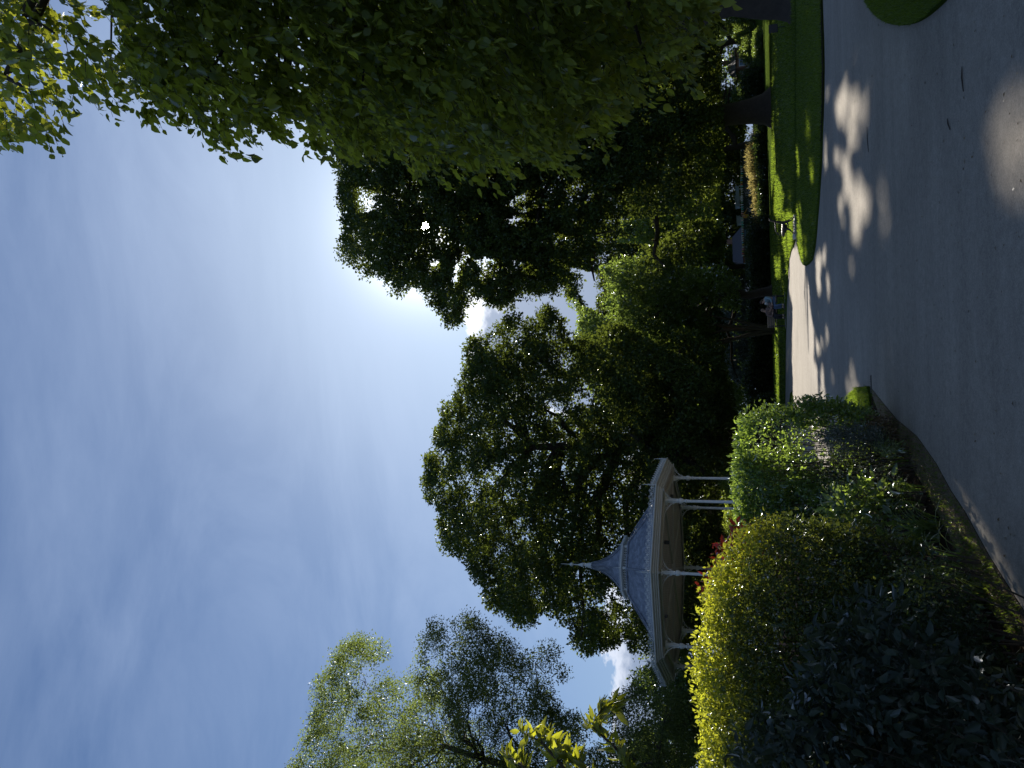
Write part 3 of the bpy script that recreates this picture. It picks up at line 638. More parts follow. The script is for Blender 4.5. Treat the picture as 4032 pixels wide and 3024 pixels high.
q = rng.normal(size=(700, 3)); q = norm(q) * (rng.random((700, 1)) ** .35) * [4.2, 4.6, 4.0] + [10.4, 9.5, 8.2]; q = q[(q[:, 0] > .56 * q[:, 1] + 1.2) & (q[:, 2] < 8.3)]
def spray_leaves(name, Cn, per, Ls, L, Wd, m, parent, dirv, dspread, drp, tw=M['twig']):
    """sprays: a thin shoot with alternate leaves along it"""
    n = len(Cn); ax = norm(np.asarray(dirv) + rng.normal(size=(n, 3)) * dspread); f = np.tile(np.linspace(0, 1, per), n); idx = np.repeat(np.arange(n), per)
    ls = (Ls * (.7 + .6 * rng.random(n)))[idx]; A = ax[idx]; Bq = Cn[idx] - A * ls[:, None] * .5
    side = norm(np.cross(A, np.array([0, 0, 1.]))) * np.where(np.tile(np.arange(per) % 2, n) == 0, 1, -1)[:, None]
    P = Bq + A * (ls * f)[:, None] + np.array([0, 0, -1.]) * (f ** 2 * ls * drp)[:, None] + rng.normal(size=(n * per, 3)) * .03
    D = norm(A * .7 + side * (.8 * (1 - .7 * f))[:, None] + np.array([0, 0, -.45]) + rng.normal(size=(n * per, 3)) * .3)
    Nn = norm(np.array([0, 0, 1.]) + rng.normal(size=(n * per, 3)) * .45); r = np.clip(rng.random(n)[idx] * .5 + rng.random(n * per) * .5, 0, 1)
    keep = carve(P); l = L * (.55 + .75 * rng.random(n * per)); loc = np.array(parent.location)
    leaves(name, (P - loc)[keep], D[keep], Nn[keep], l[keep], (l * Wd / L)[keep], NEAR, m, parent, r[keep])
    mb = MB()
    for i in range(0, n):
        s = Cn[i] - ax[i] * Ls * .55 - loc; e = Cn[i] + ax[i] * Ls * .5 - loc - np.array([0, 0, Ls * drp]); mid = (s + e) / 2 + np.array([0, 0, Ls * drp * .3])
        mb.tube([s, mid, e], [.0045, .0035, .002], 3, cap=False)
    mb.build('twig', tw, parent)
spray_leaves('crown', np.concatenate([CL, q]), 18, .52, .112, .085, M['lime'], lroot, (-.75, -.15, -.35), .38, .25)
mb = MB(); path = [Vector((9.6 + .15 * sin(k), 9.0, gz(0, 9) - .1 + k * 1.15)) for k in range(10)]
mb.tube([path[0]] + path, [.5] + [.34 * (1 - .07 * k) for k in range(10)], 12, cap=False)
limbs = [CL[i] for i in rng.choice(len(CL), 46, replace=False)]
branch_mb(mb, path[2:], limbs, .20, 6, .10, 0, .02)
for (x0, y0), (x1, y1) in (((720, -20), (810, 440)), ((60, 240), (110, 370)), ((110, 30), (215, 130)), ((1560, 40), (1700, 150))):   # boughs that show against the sky
    a = E0 + rays([(x0, y0)])[0] * 10.2; e = E0 + rays([(x1, y1)])[0] * 10.0; m_ = (a + e) / 2 + np.array([.05, 0, .25]); j = min(path, key=lambda p_: (p_ - Vector(a)).length)
    mb.tube([j, Vector(a).lerp(j, .4) + Vector((0, 0, .2)), a, m_ + (a - m_) * .4, m_, m_ + (e - m_) * .5 + np.array([0, 0, -.05]), e], [.10, .07, .045, .038, .030, .02, .01], 6, cap=False)
mb.v = [tuple(Vector(v) - lroot.location) for v in mb.v]; mb.build('trunk', M['bark'], lroot, True)

# shoot with large sunlit leaves close by on the left
sroot = empty('young_tree', (-3.4, 4.1, gz(0, 4)), 0, 'young tree with large glowing yellow-green leaves at the left edge', 'tree')
mb = MB(); allc = []
for pts in (((2500, 3080), (2440, 2960), (2330, 2860), (2370, 2790), (2420, 2775)), ((2300, 3120), (2200, 3000), (2130, 2920), (2050, 2880)), ((2400, 3120), (2280, 3000), (2200, 2950), (2150, 2900)), ((2150, 3120), (2050, 3010), (2000, 2980))):
    W = [at(x, y, 4.1 + .1 * i) for i, (x, y) in enumerate(pts)]; mb.tube([Vector(v) - sroot.location for v in W], [.012, .009, .007, .005, .003][:len(W)], 5)
    mb.tube([Vector((0, 0, 0)), Vector(W[0]) - sroot.location], [.03, .012], 6)
    for a, b_ in zip(W[:-1], W[1:]):
        for t in np.linspace(.1, 1, 4): allc.append((a + (b_ - a) * t, norm(b_ - a)))
Pn, Dn_ = [], []
for c, d in allc:
    for k in range(5): Pn.append(c + rng.normal(size=3) * .012); Dn_.append(norm(d * .6 + rng.normal(size=3) * .55 + [.25, 0, -.25]))
Pn = np.array(Pn); n_ = len(Pn)
mb.build('stem', M['twig'], sroot); l_ = .07 + .06 * rng.random(n_)
leaves('foliage', Pn - np.array(sroot.location), np.array(Dn_), norm(rng.normal(size=(n_, 3)) * .5 + [0, -.3, .7]), l_, l_ * .42, NEAR, M['branch_leaf'], sroot, rng.random(n_))

# ---------------------------------------------------------------- hedges and shrubs beside the path
def shrub(name, label, cat, poly, Y, T, Rpx, ncl, per, rad, L, Wd, m, gap=.1, gs=.4, seed=1, tmpl=FAR, stems=0, flat=.9, group=None, kind=None, base=None, gspread=.25, rnd_hi=None, droop=0., stem_r=.008, carve_it=False, holes=()):
    q = np.asarray(poly, float); c = at(q[:, 0].max(), q[:, 1].mean(), Y); b = Vector((c[0], Y, gz(0, Y))) if base is None else Vector(base)
    root = empty(name, b, 0, label, cat, group)
    Cn = crown_points(poly, Y, T, Rpx, ncl, holes, gap, gs, seed); Cn = Cn[Cn[:, 2] > gz(0, Y) + .03]
    foliage('foliage', Cn, per, rad, L, Wd, m, root, tmpl, flat, droop, zmin=.01, rnd_hi=rnd_hi, carve_it=carve_it)
    if stems:
        mb = MB(); lo, hi = q[:, 1].min(), q[:, 1].max(); X0 = at(2900, hi, Y)[0]; X1 = at(2900, lo, Y)[0]
        for i in rng.choice(len(Cn), stems): 
            e = Vector(Cn[i]) - b; s = Vector((e.x * .55 + random.uniform(-.3, .3) * gspread, e.y * .3, -.03)); mid = s.lerp(e, .55) + Vector((random.uniform(-1, 1), random.uniform(-1, 1), 0)) * .04
            mb.tube([s, mid, e], [stem_r, stem_r * .75, stem_r * .35], 4, cap=False)
        mb.build('stem', M['twig'], root)
    return root
PV = [(2960, 2055), (2900, 2120), (2830, 2200), (2795, 2290), (2770, 2370), (2765, 2450), (2740, 2560), (2745, 2700), (2765, 2850), (2770, 3024), (2770, 3200), (3900, 3200), (3880, 2500), (3760, 2330), (3700, 2230), (3640, 2160), (3520, 2110), (3400, 2075), (3250, 2060), (3100, 2040)]
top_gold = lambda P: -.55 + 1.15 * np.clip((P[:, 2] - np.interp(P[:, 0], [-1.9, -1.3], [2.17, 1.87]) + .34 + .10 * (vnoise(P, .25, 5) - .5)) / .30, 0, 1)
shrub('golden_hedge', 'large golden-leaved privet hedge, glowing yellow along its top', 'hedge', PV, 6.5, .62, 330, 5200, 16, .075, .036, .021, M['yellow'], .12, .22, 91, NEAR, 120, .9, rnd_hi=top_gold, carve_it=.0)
SR = [(2925, 1650), (2905, 1720), (2908, 1820), (2890, 1880), (2905, 1960), (2915, 2050), (2935, 2100), (3100, 2110), (3300, 2100), (3400, 2060), (3430, 1950), (3470, 1800), (3450, 1690), (3410, 1620), (3330, 1600), (3250, 1580), (3180, 1578), (3100, 1590), (3000, 1610)]
shrub('leafy_shrub', 'rounded green shrub with pointed bright leaves standing out along its top', 'shrub', SR, 10.2, .75, 200, 2300, 16, .11, .052, .028, M['shrub'], .34, .35, 93, NEAR, 170, .9, gspread=.5, carve_it=.16, holes=((3230, 1790, 70, .25), (3280, 1700, 50, .4), (3200, 1980, 60, .35)))
# pointed shoots standing up along the shrub's top
root = bpy.data.objects['leafy_shrub']; Pn, Dn_ = [], []
for i in range(210):
    y = random.uniform(1640, 2110); x = np.interp(y, [1640, 1720, 1820, 1880, 1960, 2050, 2110], [2930, 2910, 2912, 2896, 2906, 2918, 2936]) + random.uniform(-8, 40)
    c = at(x, y, 10.2 + random.uniform(-.55, .45))
    for k in range(6): Pn.append(c + rng.normal(size=3) * .012); Dn_.append(norm(rng.normal(size=3) * .5 + [0, 0, .75]))
Pn = np.array(Pn); n_ = len(Pn); l_ = .055 + .04 * rng.random(n_)
leaves('shoot', Pn - np.array(root.location), np.array(Dn_), norm(rng.normal(size=(n_, 3))), l_, l_ * .42, NEAR, M['shrub'], root, .5 + .5 * rng.random(n_))
shrub('red_leaved_shrub', 'shrub with crimson young leaves poking up behind the golden hedge', 'shrub', [(2925, 2070), (2880, 2090), (2840, 2150), (2830, 2200), (2790, 2230), (2770, 2270), (2775, 2320), (2850, 2350), (2960, 2300), (3000, 2100)], 7.7, .2, 60, 46, 14, .10, .075, .032, M['red'], .25, .4, 95, NEAR, 30)
shrub('grey_shrub', 'low grey-green shrub with small dull leaves in front of the leafy shrub', 'shrub', [(3200, 1760), (3220, 1700), (3330, 1690), (3420, 1680), (3470, 1700), (3500, 1780), (3500, 1900), (3440, 1980), (3330, 1990), (3240, 1940)], 9.2, .4, 90, 800, 22, .09, .03, .014, M['grey'], .15, .25, 97, FAR, 34, carve_it=.1)
shrub('broad_leaved_plant', 'light green plant with broad pointed leaves between hedge and shrub', 'plant', [(3265, 1975), (3250, 2040), (3330, 2075), (3420, 2070), (3520, 2040), (3540, 1960), (3490, 1890), (3400, 1885), (3350, 1900)], 8.4, .3, 90, 120, 9, .11, .12, .055, M['strap'], .2, .3, 99, NEAR, 24, droop=.1, carve_it=.4)
shrub('ferny_plant', 'dark ferny plant low in the bed beside the soil strip', 'plant', [(3440, 1790), (3420, 1900), (3520, 2000), (3640, 1990), (3620, 1900), (3560, 1800), (3500, 1750)], 8.9, .3, 70, 320, 14, .09, .07, .012, M['strap'], .1, .3, 101, FAR, 10, carve_it=.0)
shrub('laurel_shrub', 'dark laurel shrub with broad dull leaves in the bottom left corner', 'shrub', [(2900, 3200), (2890, 3010), (2960, 2880), (3080, 2850), (3150, 2760), (3200, 2560), (3290, 2430), (3380, 2350), (3480, 2400), (3560, 2470), (3700, 2560), (3850, 2640), (3980, 2700), (4200, 2900), (4200, 3300), (3300, 3300)], 4.3, .45, 200, 760, 9, .12, .068, .034, M['laurel'], .28, .3, 103, NEAR, 22, base=(-2.6, 4.3, .07), stem_r=.005)
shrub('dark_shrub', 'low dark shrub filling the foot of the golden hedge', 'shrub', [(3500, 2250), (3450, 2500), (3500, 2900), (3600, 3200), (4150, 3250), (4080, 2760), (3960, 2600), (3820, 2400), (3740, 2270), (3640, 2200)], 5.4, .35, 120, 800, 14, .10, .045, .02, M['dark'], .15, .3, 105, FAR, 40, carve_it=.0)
shrub('bronze_plant', 'small bronze-tinted plant at the near end of the bed by the grass spit', 'plant', [(3400, 1660), (3400, 1740), (3470, 1790), (3540, 1760), (3520, 1690), (3460, 1640)], 9.9, .25, 60, 220, 16, .08, .035, .02, M['dead'], .1, .3, 107, FAR, 0, carve_it=.0)
# clumps of strap-like leaves
def strap_clump(label, px, py, n, Lm, sp, group='clumps of strap-shaped leaves', fav=(0, 0)):
    p = gr(px, py); root = empty('strap_leaved_plant', p, 0, label, 'plant', group); V, F, r = [], [], []
    for i in range(n):
        a = random.uniform(0, 2 * pi); L = Lm * random.uniform(.6, 1.15); d = Vector((cos(a) + fav[0], sin(a) + fav[1], 0)); d.normalize(); s = d.cross(Vector((0, 0, 1))); b0 = Vector((random.gauss(0, .05), random.gauss(0, .05), 0)); up = random.uniform(.55, 1.0); sc = random.uniform(.5, 1) * sp
        b = len(V); wd = random.uniform(.008, .015); rr = random.random()
        for k in range(9):
            f = k / 8; pt = b0 + d * (L * sc * f ** 1.3) + Vector((0, 0, L * up * (sin(f * pi * .62) * (1 - .35 * f * sc)) * .8)); wq = wd * (1 - f ** 2.5) + .0008
            V += [tuple(pt - s * wq), tuple(pt + Vector((0, 0, -.25 * wq))), tuple(pt + s * wq)]; r += [rr] * 3
            if k:
                q = b + 3 * k; F += [(q - 3, q - 2, q + 1, q), (q - 2, q - 1, q + 2, q + 1)]
    link('foliage', raw_mesh('foliage', V, F, r), M['strap'], root); return root
strap_clump('dense clump of arching strap leaves below the golden hedge', 3700, 2090, 90, .62, .75)
strap_clump('loose clump of strap leaves overhanging the soil strip by the shrub', 3580, 1800, 34, .6, .9, fav=(.3, .1))
strap_clump('few long sunlit strap leaves at the path edge in front of the hedge', 3800, 2230, 22, .5, 1.0, fav=(.5, 0))
strap_clump('short clump of strap leaves nearest the bottom of the bed', 3880, 2350, 26, .40, .9, fav=(.4, 0))
strap_clump('sprawling clump of strap leaves between ferny and dense clumps', 3640, 1960, 40, .5, .9)

# ---------------------------------------------------------------- shrubs, fence and garden beyond the lawn
HG = [(3020, 425), (2985, 432), (2960, 455), (2954, 520), (2962, 560), (2952, 640), (2962, 700), (2978, 800), (2988, 870), (3012, 890), (3032, 890), (3034, 640)]
shrub('ornamental_grass_bank', 'bank of tawny feathery grasses behind the bench lawn', 'plant', HG, 69.5, 1.3, 40, 900, 34, .35, .28, .03, M['heather'], .0, 1, 111, FAR, 0, 1.2, carve_it=True, droop=-.6)
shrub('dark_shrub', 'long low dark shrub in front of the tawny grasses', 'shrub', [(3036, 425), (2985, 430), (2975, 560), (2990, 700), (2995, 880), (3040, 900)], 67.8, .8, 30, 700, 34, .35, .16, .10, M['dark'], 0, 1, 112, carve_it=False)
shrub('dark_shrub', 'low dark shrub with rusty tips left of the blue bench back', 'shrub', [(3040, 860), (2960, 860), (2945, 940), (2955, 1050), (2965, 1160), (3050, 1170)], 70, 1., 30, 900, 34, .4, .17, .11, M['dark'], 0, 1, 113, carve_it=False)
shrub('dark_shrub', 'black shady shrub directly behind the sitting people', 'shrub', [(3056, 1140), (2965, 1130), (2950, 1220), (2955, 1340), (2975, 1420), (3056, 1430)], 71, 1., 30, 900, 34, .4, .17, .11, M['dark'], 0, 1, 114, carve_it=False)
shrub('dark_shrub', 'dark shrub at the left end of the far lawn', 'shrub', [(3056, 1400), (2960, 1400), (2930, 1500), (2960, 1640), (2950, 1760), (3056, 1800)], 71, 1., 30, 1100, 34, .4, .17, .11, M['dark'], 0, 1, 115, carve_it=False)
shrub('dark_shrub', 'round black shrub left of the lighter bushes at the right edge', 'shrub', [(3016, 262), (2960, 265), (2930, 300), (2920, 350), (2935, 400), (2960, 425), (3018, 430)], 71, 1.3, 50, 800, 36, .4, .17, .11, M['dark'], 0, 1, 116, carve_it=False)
shrub('clipped_hedge', 'low clipped green hedge at the far edge of the lawn', 'hedge', [(3010, 120), (2978, 122), (2972, 180), (2976, 262), (3014, 272)], 70.5, .7, 20, 500, 34, .3, .13, .08, M['mid'], 0, 1, 117, carve_it=False)
shrub('bright_bush', 'tall pale green bush beside the trunk at the right edge', 'shrub', [(3006, 40), (2900, 60), (2868, 90), (2872, 140), (2900, 200), (2930, 240), (3000, 262)], 76, 1.6, 50, 900, 36, .45, .17, .10, M['mid'], 0, 1, 118, carve_it=True)
shrub('grey_bush', 'pale grey-green bush between thin trunk and many-stemmed tree', 'shrub', [(2985, 1080), (2870, 1090), (2845, 1200), (2880, 1330), (2960, 1350), (2985, 1350)], 84, 1.6, 50, 700, 34, .5, .16, .10, M['grey'], 0, 1, 119)
shrub('grey_bush', 'pale grey-green bush left of the many-stemmed tree', 'shrub', [(2985, 1330), (2890, 1340), (2850, 1420), (2880, 1500), (2985, 1520)], 82, 1.6, 50, 700, 34, .5, .16, .10, M['grey'], 0, 1, 120)
shrub('leafy_bush', 'sunlit bush seen between the right-hand bandstand columns', 'shrub', [(3020, 1780), (2900, 1840), (2850, 1890), (2840, 1930), (2870, 1990), (2860, 2060), (2880, 2130), (3020, 2140)], 43, 1.2, 60, 900, 30, .3, .12, .07, M['back'], .2, 1, 121, carve_it=True)
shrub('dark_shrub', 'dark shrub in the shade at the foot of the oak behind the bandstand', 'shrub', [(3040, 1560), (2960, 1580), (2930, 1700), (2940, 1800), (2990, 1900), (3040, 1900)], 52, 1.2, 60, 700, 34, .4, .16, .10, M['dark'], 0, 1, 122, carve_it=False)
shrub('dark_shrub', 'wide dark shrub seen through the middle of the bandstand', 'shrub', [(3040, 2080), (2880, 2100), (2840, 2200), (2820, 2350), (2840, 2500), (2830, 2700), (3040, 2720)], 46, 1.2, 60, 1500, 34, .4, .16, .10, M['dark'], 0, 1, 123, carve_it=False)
shrub('leafy_bush', 'olive green bush at the left end of the bandstand', 'shrub', [(3000, 2560), (2690, 2600), (2660, 2680), (2640, 2760), (2660, 2900), (3000, 2950)], 40.5, 1.2, 70, 1500, 30, .35, .13, .08, M['mid'], .1, 1, 124)

# raised terrace behind the tawny grasses
TER = 2.45
MB().add([(-90, 72.5, 1.2), (110, 72.5, 1.2), (110, 76.5, TER), (-90, 76.5, TER), (110, 125, TER), (-90, 125, TER)], [(0, 1, 2, 3), (3, 2, 4, 5)]).build('bank', M['lawn'])['kind'] = 'structure'
# dark green fence, bunting strung along it
Yf = 80.; z0 = TER
def fx(y): return at(2930, y, Yf)[0]
xr, xl = fx(560), fx(1090); ztop = at(2926, 800, Yf)[2]
root = empty('garden_fence', ((xr + xl) / 2, Yf, z0), 0, 'long dark green board fence behind the tawny grasses', 'fence'); cx = (xr + xl) / 2; mb = MB(); x = xl
while x < xr: mb.box((x - cx, 0, (ztop - z0) / 2), (.11, .02, ztop - z0)); x += .118
mb.build('board_panel', M['dark_green'], root)
MB().box((0, -.03, ztop - z0 - .06), (xr - xl, .05, .08)).box((0, -.03, .35), (xr - xl, .05, .08)).build('rail', M['dark_green'], root)
x = xl
while x < xr: p = MB().box((x - cx, .06, (ztop - z0) / 2 + .06), (.1, .1, ztop - z0 + .12)).build('post', M['dark_green'], root); x += 2.4
COL = [simple('pennant_' + n, c, .7, var=.1) for n, c in (('turquoise', (.12, .62, .55)), ('cream', (.72, .72, .66)), ('white', (.8, .8, .8)), ('lemon', (.62, .60, .12)), ('pink', (.75, .35, .38)), ('coral', (.8, .22, .12)), ('mint', (.35, .65, .42)), ('sky', (.2, .55, .68)))]
broot = empty('bunting', (0, Yf - .12, 0), 0, 'string of coloured pennants hung along the dark green fence', 'bunting'); mb = MB(); pts = []
ny = 47
for i in range(ny + 1):
    y = 600 + (1012 - 600) * i / ny; xx = np.interp(y, [600, 730, 860, 1012], [2916, 2916.5, 2919, 2922]) + .8 * sin(i * .8)
    pts.append(Vector(at(xx, y, Yf - .12)) - broot.location)
mb.tube(pts, .008, 4); mb.build('cord', M['white_paint'], broot)
order = [2, 0, 1, 6, 2, 2, 1, 2, 0, 2, 6, 1, 2, 2, 7, 0, 3, 2, 1, 4, 7, 3, 6, 5, 2, 0]
for i in range(6, ny, 1):
    if i % 2 and i < 24: pass
    a, b_ = pts[i], pts[i + 1]; c = (a + b_) / 2; wd = (b_ - a).length * .40; e = (b_ - a).normalized()
    tip = c + Vector((random.uniform(-.05, .05), random.uniform(-.04, .04), -.24 - .03 * random.random())); th = Vector((0, .004, 0))
    me = MB().add([c - e * wd - th, c + e * wd - th, tip - th, c - e * wd + th, c + e * wd + th, tip + th], [(0, 1, 2), (5, 4, 3), (0, 3, 4, 1), (1, 4, 5, 2), (2, 5, 3, 0)])
    me.build('pennant', COL[order[(i * 5 // 3) % len(order)]], broot)
# pale open shelters behind the fence
def shelter(y0, y1, xt, xb, Y, label, posts):
    a = at(xt, (y0 + y1) / 2, Y); s = Y / FPX / .95; wd = (y1 - y0) * s; hh = (xb - xt) * s; zg = TER
    r = empty('garden_shelter', (a[0], Y, zg), 0, label, 'shelter', 'pale shelters behind the fence')
    zt = a[2] - zg
    MB().box((0, 0, zt - hh / 2), (wd, 1.6, hh)).box((0, 0, zt + .04), (wd + .12, 1.75, .06)).build('roof', M['shelter'], r, bevel=.02)
    for y in posts:
        px_ = at(2915, y, Y)[0] - a[0]
        for yy in (-.7, .7): MB().tube([(px_, yy, 0), (px_, yy, zt - hh)], .06, 8).build('post', M['white_paint'], r)
shelter(742, 780, 2901, 2909, 92, 'pale shelter with white posts, nearest the oak trunk', (738, 781))
shelter(779, 815, 2898, 2910, 88, 'pale shelter with a scalloped roof left of the first shelter', (787, 812))
shelter(857, 882, 2904, 2922, 86, 'low pale blue shelter just above the ochre-clad person', (859, 880))
# blue slatted bench back against the fence
p = at(2958, 918, 78); r = empty('blue_bench', (p[0], 78, TER), 0, 'blue-grey slatted garden bench in front of the green fence', 'bench'); zt = at(2931, 918, 78)[2] - TER; hw = 17 * 78 / FPX
MB().box((0, .2, zt - .07), (2 * hw, .04, .14)).box((0, .2, zt - .24), (2 * hw, .04, .14)).box((0, .2, zt - .41), (2 * hw, .04, .14)).build('backrest', M['blue'], r)
MB().box((0, 0, zt - .55), (2 * hw, .42, .05)).build('seat', M['blue'], r)
for sx in (-1, 1):
    for yy in (-.17, .2): MB().box((sx * (hw - .04), yy, (zt - .575) / 2), (.07, .07, zt - .575)).build('leg', M['blue'], r)
# houses glimpsed behind the fence
def cottage(y0, y1, xr_, xe, Y, label):
    a = at(xe, (y0 + y1) / 2, Y); wd = (y1 - y0) * Y / FPX / .93; zg = TER; ze = a[2] - zg; zr = at(xr_, (y0 + y1) / 2, Y)[2] - zg
    r = empty('house', (a[0], Y + 3, zg), 0, label, 'house')
    MB().box((0, 0, ze / 2), (wd, 5.6, ze)).build('wall', M['brick'], r)
    rf = MB().add([(-wd / 2 - .2, -3.2, ze - .1), (wd / 2 + .2, -3.2, ze - .1), (wd / 2 + .2, 3.2, ze - .1), (-wd / 2 - .2, 3.2, ze - .1), (-wd / 2 + .6, 0, zr), (wd / 2 - .6, 0, zr)], [(0, 1, 5, 4), (2, 3, 4, 5), (1, 2, 5), (3, 0, 4), (0, 3, 2, 1)]).build('roof', M['slate'], r)
    MB().box((wd * .25, .3, zr + .2), (.6, .5, 1.)).build('chimney', M['brick'], rf)
    for sx in (-.25, .25):
        f = MB().box((wd * sx, -2.82, ze * .55), (1.1, .06, 1.1)).build('window', M['white_paint'], r); MB().box((wd * sx, -2.86, ze * .55), (.95, .03, .95)).build('pane', M['blue'], f)
cottage(905, 1025, 2880, 2921, 104, 'house with a dark slate roof rising behind the bunting')
cottage(190, 262, 2862, 2892, 108, 'house with a grey roof glimpsed at the right between trees')
# plaque on a leaning post at the right edge of the lawn
p = gr(3094, 104, .03); r = empty('plaque', p, 0, 'small dark plaque on a thin post beside the trunk at the right edge', 'plaque')
s = np.linalg.norm(np.array(p) - E0) / FPX
MB().tube([(0, 0, -.05), (.02, 0, 23 * s)], .018, 8).build('post', M['iron'], r)
MB().prism([(-.17, -.02), (.17, -.02), (.17, .02), (-.17, .02)], 23 * s, 52 * s).build('board', M['iron'], r, bevel=.015)

# ---------------------------------------------------------------- bandstand
BZ = 0.62
bs = empty('bandstand', (-8.763, 35.168, BZ), 0.2442, 'white iron octagonal bandstand with a two-tier blue-grey roof behind the golden hedge', 'bandstand')
PH = -0.0327; RC = 4.2
def Z(z): return z - BZ
def pr(p): return [(r, Z(z)) for r, z in p]
def op(k, r, z=0.): a = PH + k * pi / 4; return Vector((r * sin(a), -r * cos(a), Z(z)))
MB().lathe(pr([(4.75, .5), (4.75, 1.55)]), 8, PH).build('plinth', M['brick'], bs)
MB().lathe(pr([(4.85, 1.55), (4.9, 1.6), (4.9, 1.72), (4.85, 1.75)]), 8, PH).build('floor', M['concrete'], bs)
for k in range(8):
    mb = MB()
    mb.lathe(pr([(.12, 1.75), (.12, 1.85), (.095, 1.88), (.095, 2.82), (.115, 2.85), (.115, 2.9), (.085, 2.93), (.078, 3.14), (.098, 3.16), (.098, 3.19), (.078, 3.21), (.066, 3.25), (.058, 4.95), (.066, 5.1), (.085, 5.12), (.085, 5.15), (.062, 5.18), (.066, 5.24), (.105, 5.30), (.12, 5.36), (.12, 5.42), (.085, 5.45), (.072, 5.48)]), 14, 0)
    mb.box((0, 0, Z(5.72)), (.13, .13, .5)); mb.box((0, 0, Z(5.99)), (.24, .24, .06), taper=1.15)
    c = mb.build('column', M['white_paint'], bs, True); c.location = tuple(op(k, RC, BZ)); c.rotation_euler = (0, 0, PH + k * pi / 4)
    c.data.set_sharp_from_angle(angle=radians(35))
    for sgn in (-1, 1, 0):         # scrolled brackets towards both neighbours and the eave
        b = MB(); d = Vector((cos(sgn * pi / 8), sgn and sin(pi / 8), 0)) * (sgn or 1) if sgn else Vector((0, -1, 0)); L = .75 if sgn else .62
        if sgn: d = Vector((sgn * cos(pi / 8), sin(pi / 8), 0))
        z0b, z1b = Z(5.47), Z(6.03)
        arc = [Vector((0, 0, z0b)) + d * .06 + (d * L * (1 - cos(t)) + Vector((0, 0, (z1b - z0b) * sin(t)))) for t in np.linspace(0, pi / 2, 9)]
        b.tube(arc, .014, 5)
        for r_, cx_, cz_ in ((.13, .17, .36), (.085, .36, .46), (.055, .10, .17)):
            pts = [Vector((0, 0, z0b + cz_)) + d * cx_ + d * (r_ * (1 - t / 9) * cos(t)) + Vector((0, 0, r_ * (1 - t / 9) * sin(t))) for t in np.linspace(0, 2.2 * pi, 16)]
            b.tube(pts, .010, 4)
        b.build('bracket', M['white_paint'], c)
for k in range(8):
    a, b_ = op(k, RC, 2.70), op(k + 1, RC, 2.70); mb = MB(); mb.bar(a, b_, .07, .05); mb.bar(a - Vector((0, 0, .78)), b_ - Vector((0, 0, .78)), .05, .04)
    for i in range(1, 26):
        p = a.lerp(b_, i / 26); mb.tube([p - Vector((0, 0, .78)), p], .009, 4, cap=False)
        if i % 2:
            q = p - Vector((0, 0, .16)); e = (b_ - a).normalized(); mb.tube([q + e * (.055 * cos(t)) + Vector((0, 0, .055 * sin(t))) for t in np.linspace(0, 2 * pi, 9)], .007, 4, cap=False)
    mb.build('railing', M['white_paint'], bs)
MB().lathe(pr([(RC - .10, 6.02), (RC + .10, 6.02), (RC + .12, 6.09), (RC - .12, 6.09)]), 8, PH, cap=False).build('beam', M['cream_paint'], bs)
MB().lathe(pr([(4.83, 6.095), (4.83, 6.11)]), 8, PH).build('ceiling', M['boards'], bs)
mb = MB()
for k in range(8): mb.bar(op(k, .3, 6.06), op(k, 4.8, 6.06), .09, .07)
mb.lathe(pr([(.35, 6.0), (.42, 6.03), (.42, 6.09)]), 16)
mb.build('ceiling_rib', M['cream_paint'], bs)
MB().lathe(pr([(4.70, 6.09), (4.70, 6.055), (4.82, 6.055), (4.86, 6.075), (4.86, 6.12), (4.93, 6.135), (4.95, 6.16), (4.95, 6.19), (5.02, 6.20), (5.05, 6.225), (5.05, 6.265), (5.12, 6.275), (5.17, 6.30), (5.17, 6.336), (5.0, 6.338), (4.9, 6.33)]), 8, PH, cap=False).build('cornice', M['cream_paint'], bs)
MB().lathe(pr([(5.03, 6.345), (4.15, 6.40), (3.75, 6.55), (3.0, 7.01), (2.4, 7.41), (1.84, 7.77), (1.60, 7.90), (1.45, 7.93)]), 8, PH).build('roof', M['roof'], bs)
for k in range(8):
    MB().tube([op(k, r, z) for r, z in ((4.9, 6.38), (4.15, 6.43), (3.0, 7.04), (1.84, 7.80), (1.5, 7.96))], .045, 8).build('hip', M['roof'], bs, True)
MB().lathe(pr([(1.62, 7.88), (1.66, 7.93), (1.62, 7.98), (1.5, 8.0), (1.40, 8.01)]), 8, PH).build('curb', M['roof'], bs)
MB().lathe(pr([(1.25, 7.98), (1.25, 8.17)]), 8, PH).build('lantern', M['iron'], bs)
for k in range(8):
    a, b_ = op(k, 1.34, 8.0), op(k + 1, 1.34, 8.0); e = (b_ - a).normalized(); L = (b_ - a).length; mb = MB(); U = Vector((0, 0, 1)); H = .165
    mb.bar(a + U * .01, b_ + U * .01, .02, .02); mb.bar(a + U * H, b_ + U * H, .02, .02)
    nn = 9
    for i in range(nn):
        c = a + e * (L * (i + .5) / nn) + U * (H / 2); rr = .042 if i % 4 != 0 else .062
        mb.tube([c + e * (rr * cos(t)) + U * (rr * sin(t)) for t in np.linspace(0, 2 * pi, 9)], .008, 4, cap=False)
        mb.bar(c - e * .03 - U * .07, c + e * .03 + U * .07, .012, .012, e); mb.bar(c + e * .03 - U * .07, c - e * .03 + U * .07, .012, .012, e)
    mb.build('fretwork', M['white_paint'], bs)
    MB().box(op(k, 1.35, 8.085), (.09, .05, .19), Matrix.Rotation(PH + k * pi / 4, 3, 'Z')).build('pilaster', M['white_paint'], bs)
MB().lathe(pr([(1.33, 8.165), (1.42, 8.18), (1.44, 8.20), (1.47, 8.215), (1.47, 8.24), (1.3, 8.25)]), 8, PH, cap=False).build('lantern_cornice', M['white_paint'], bs)
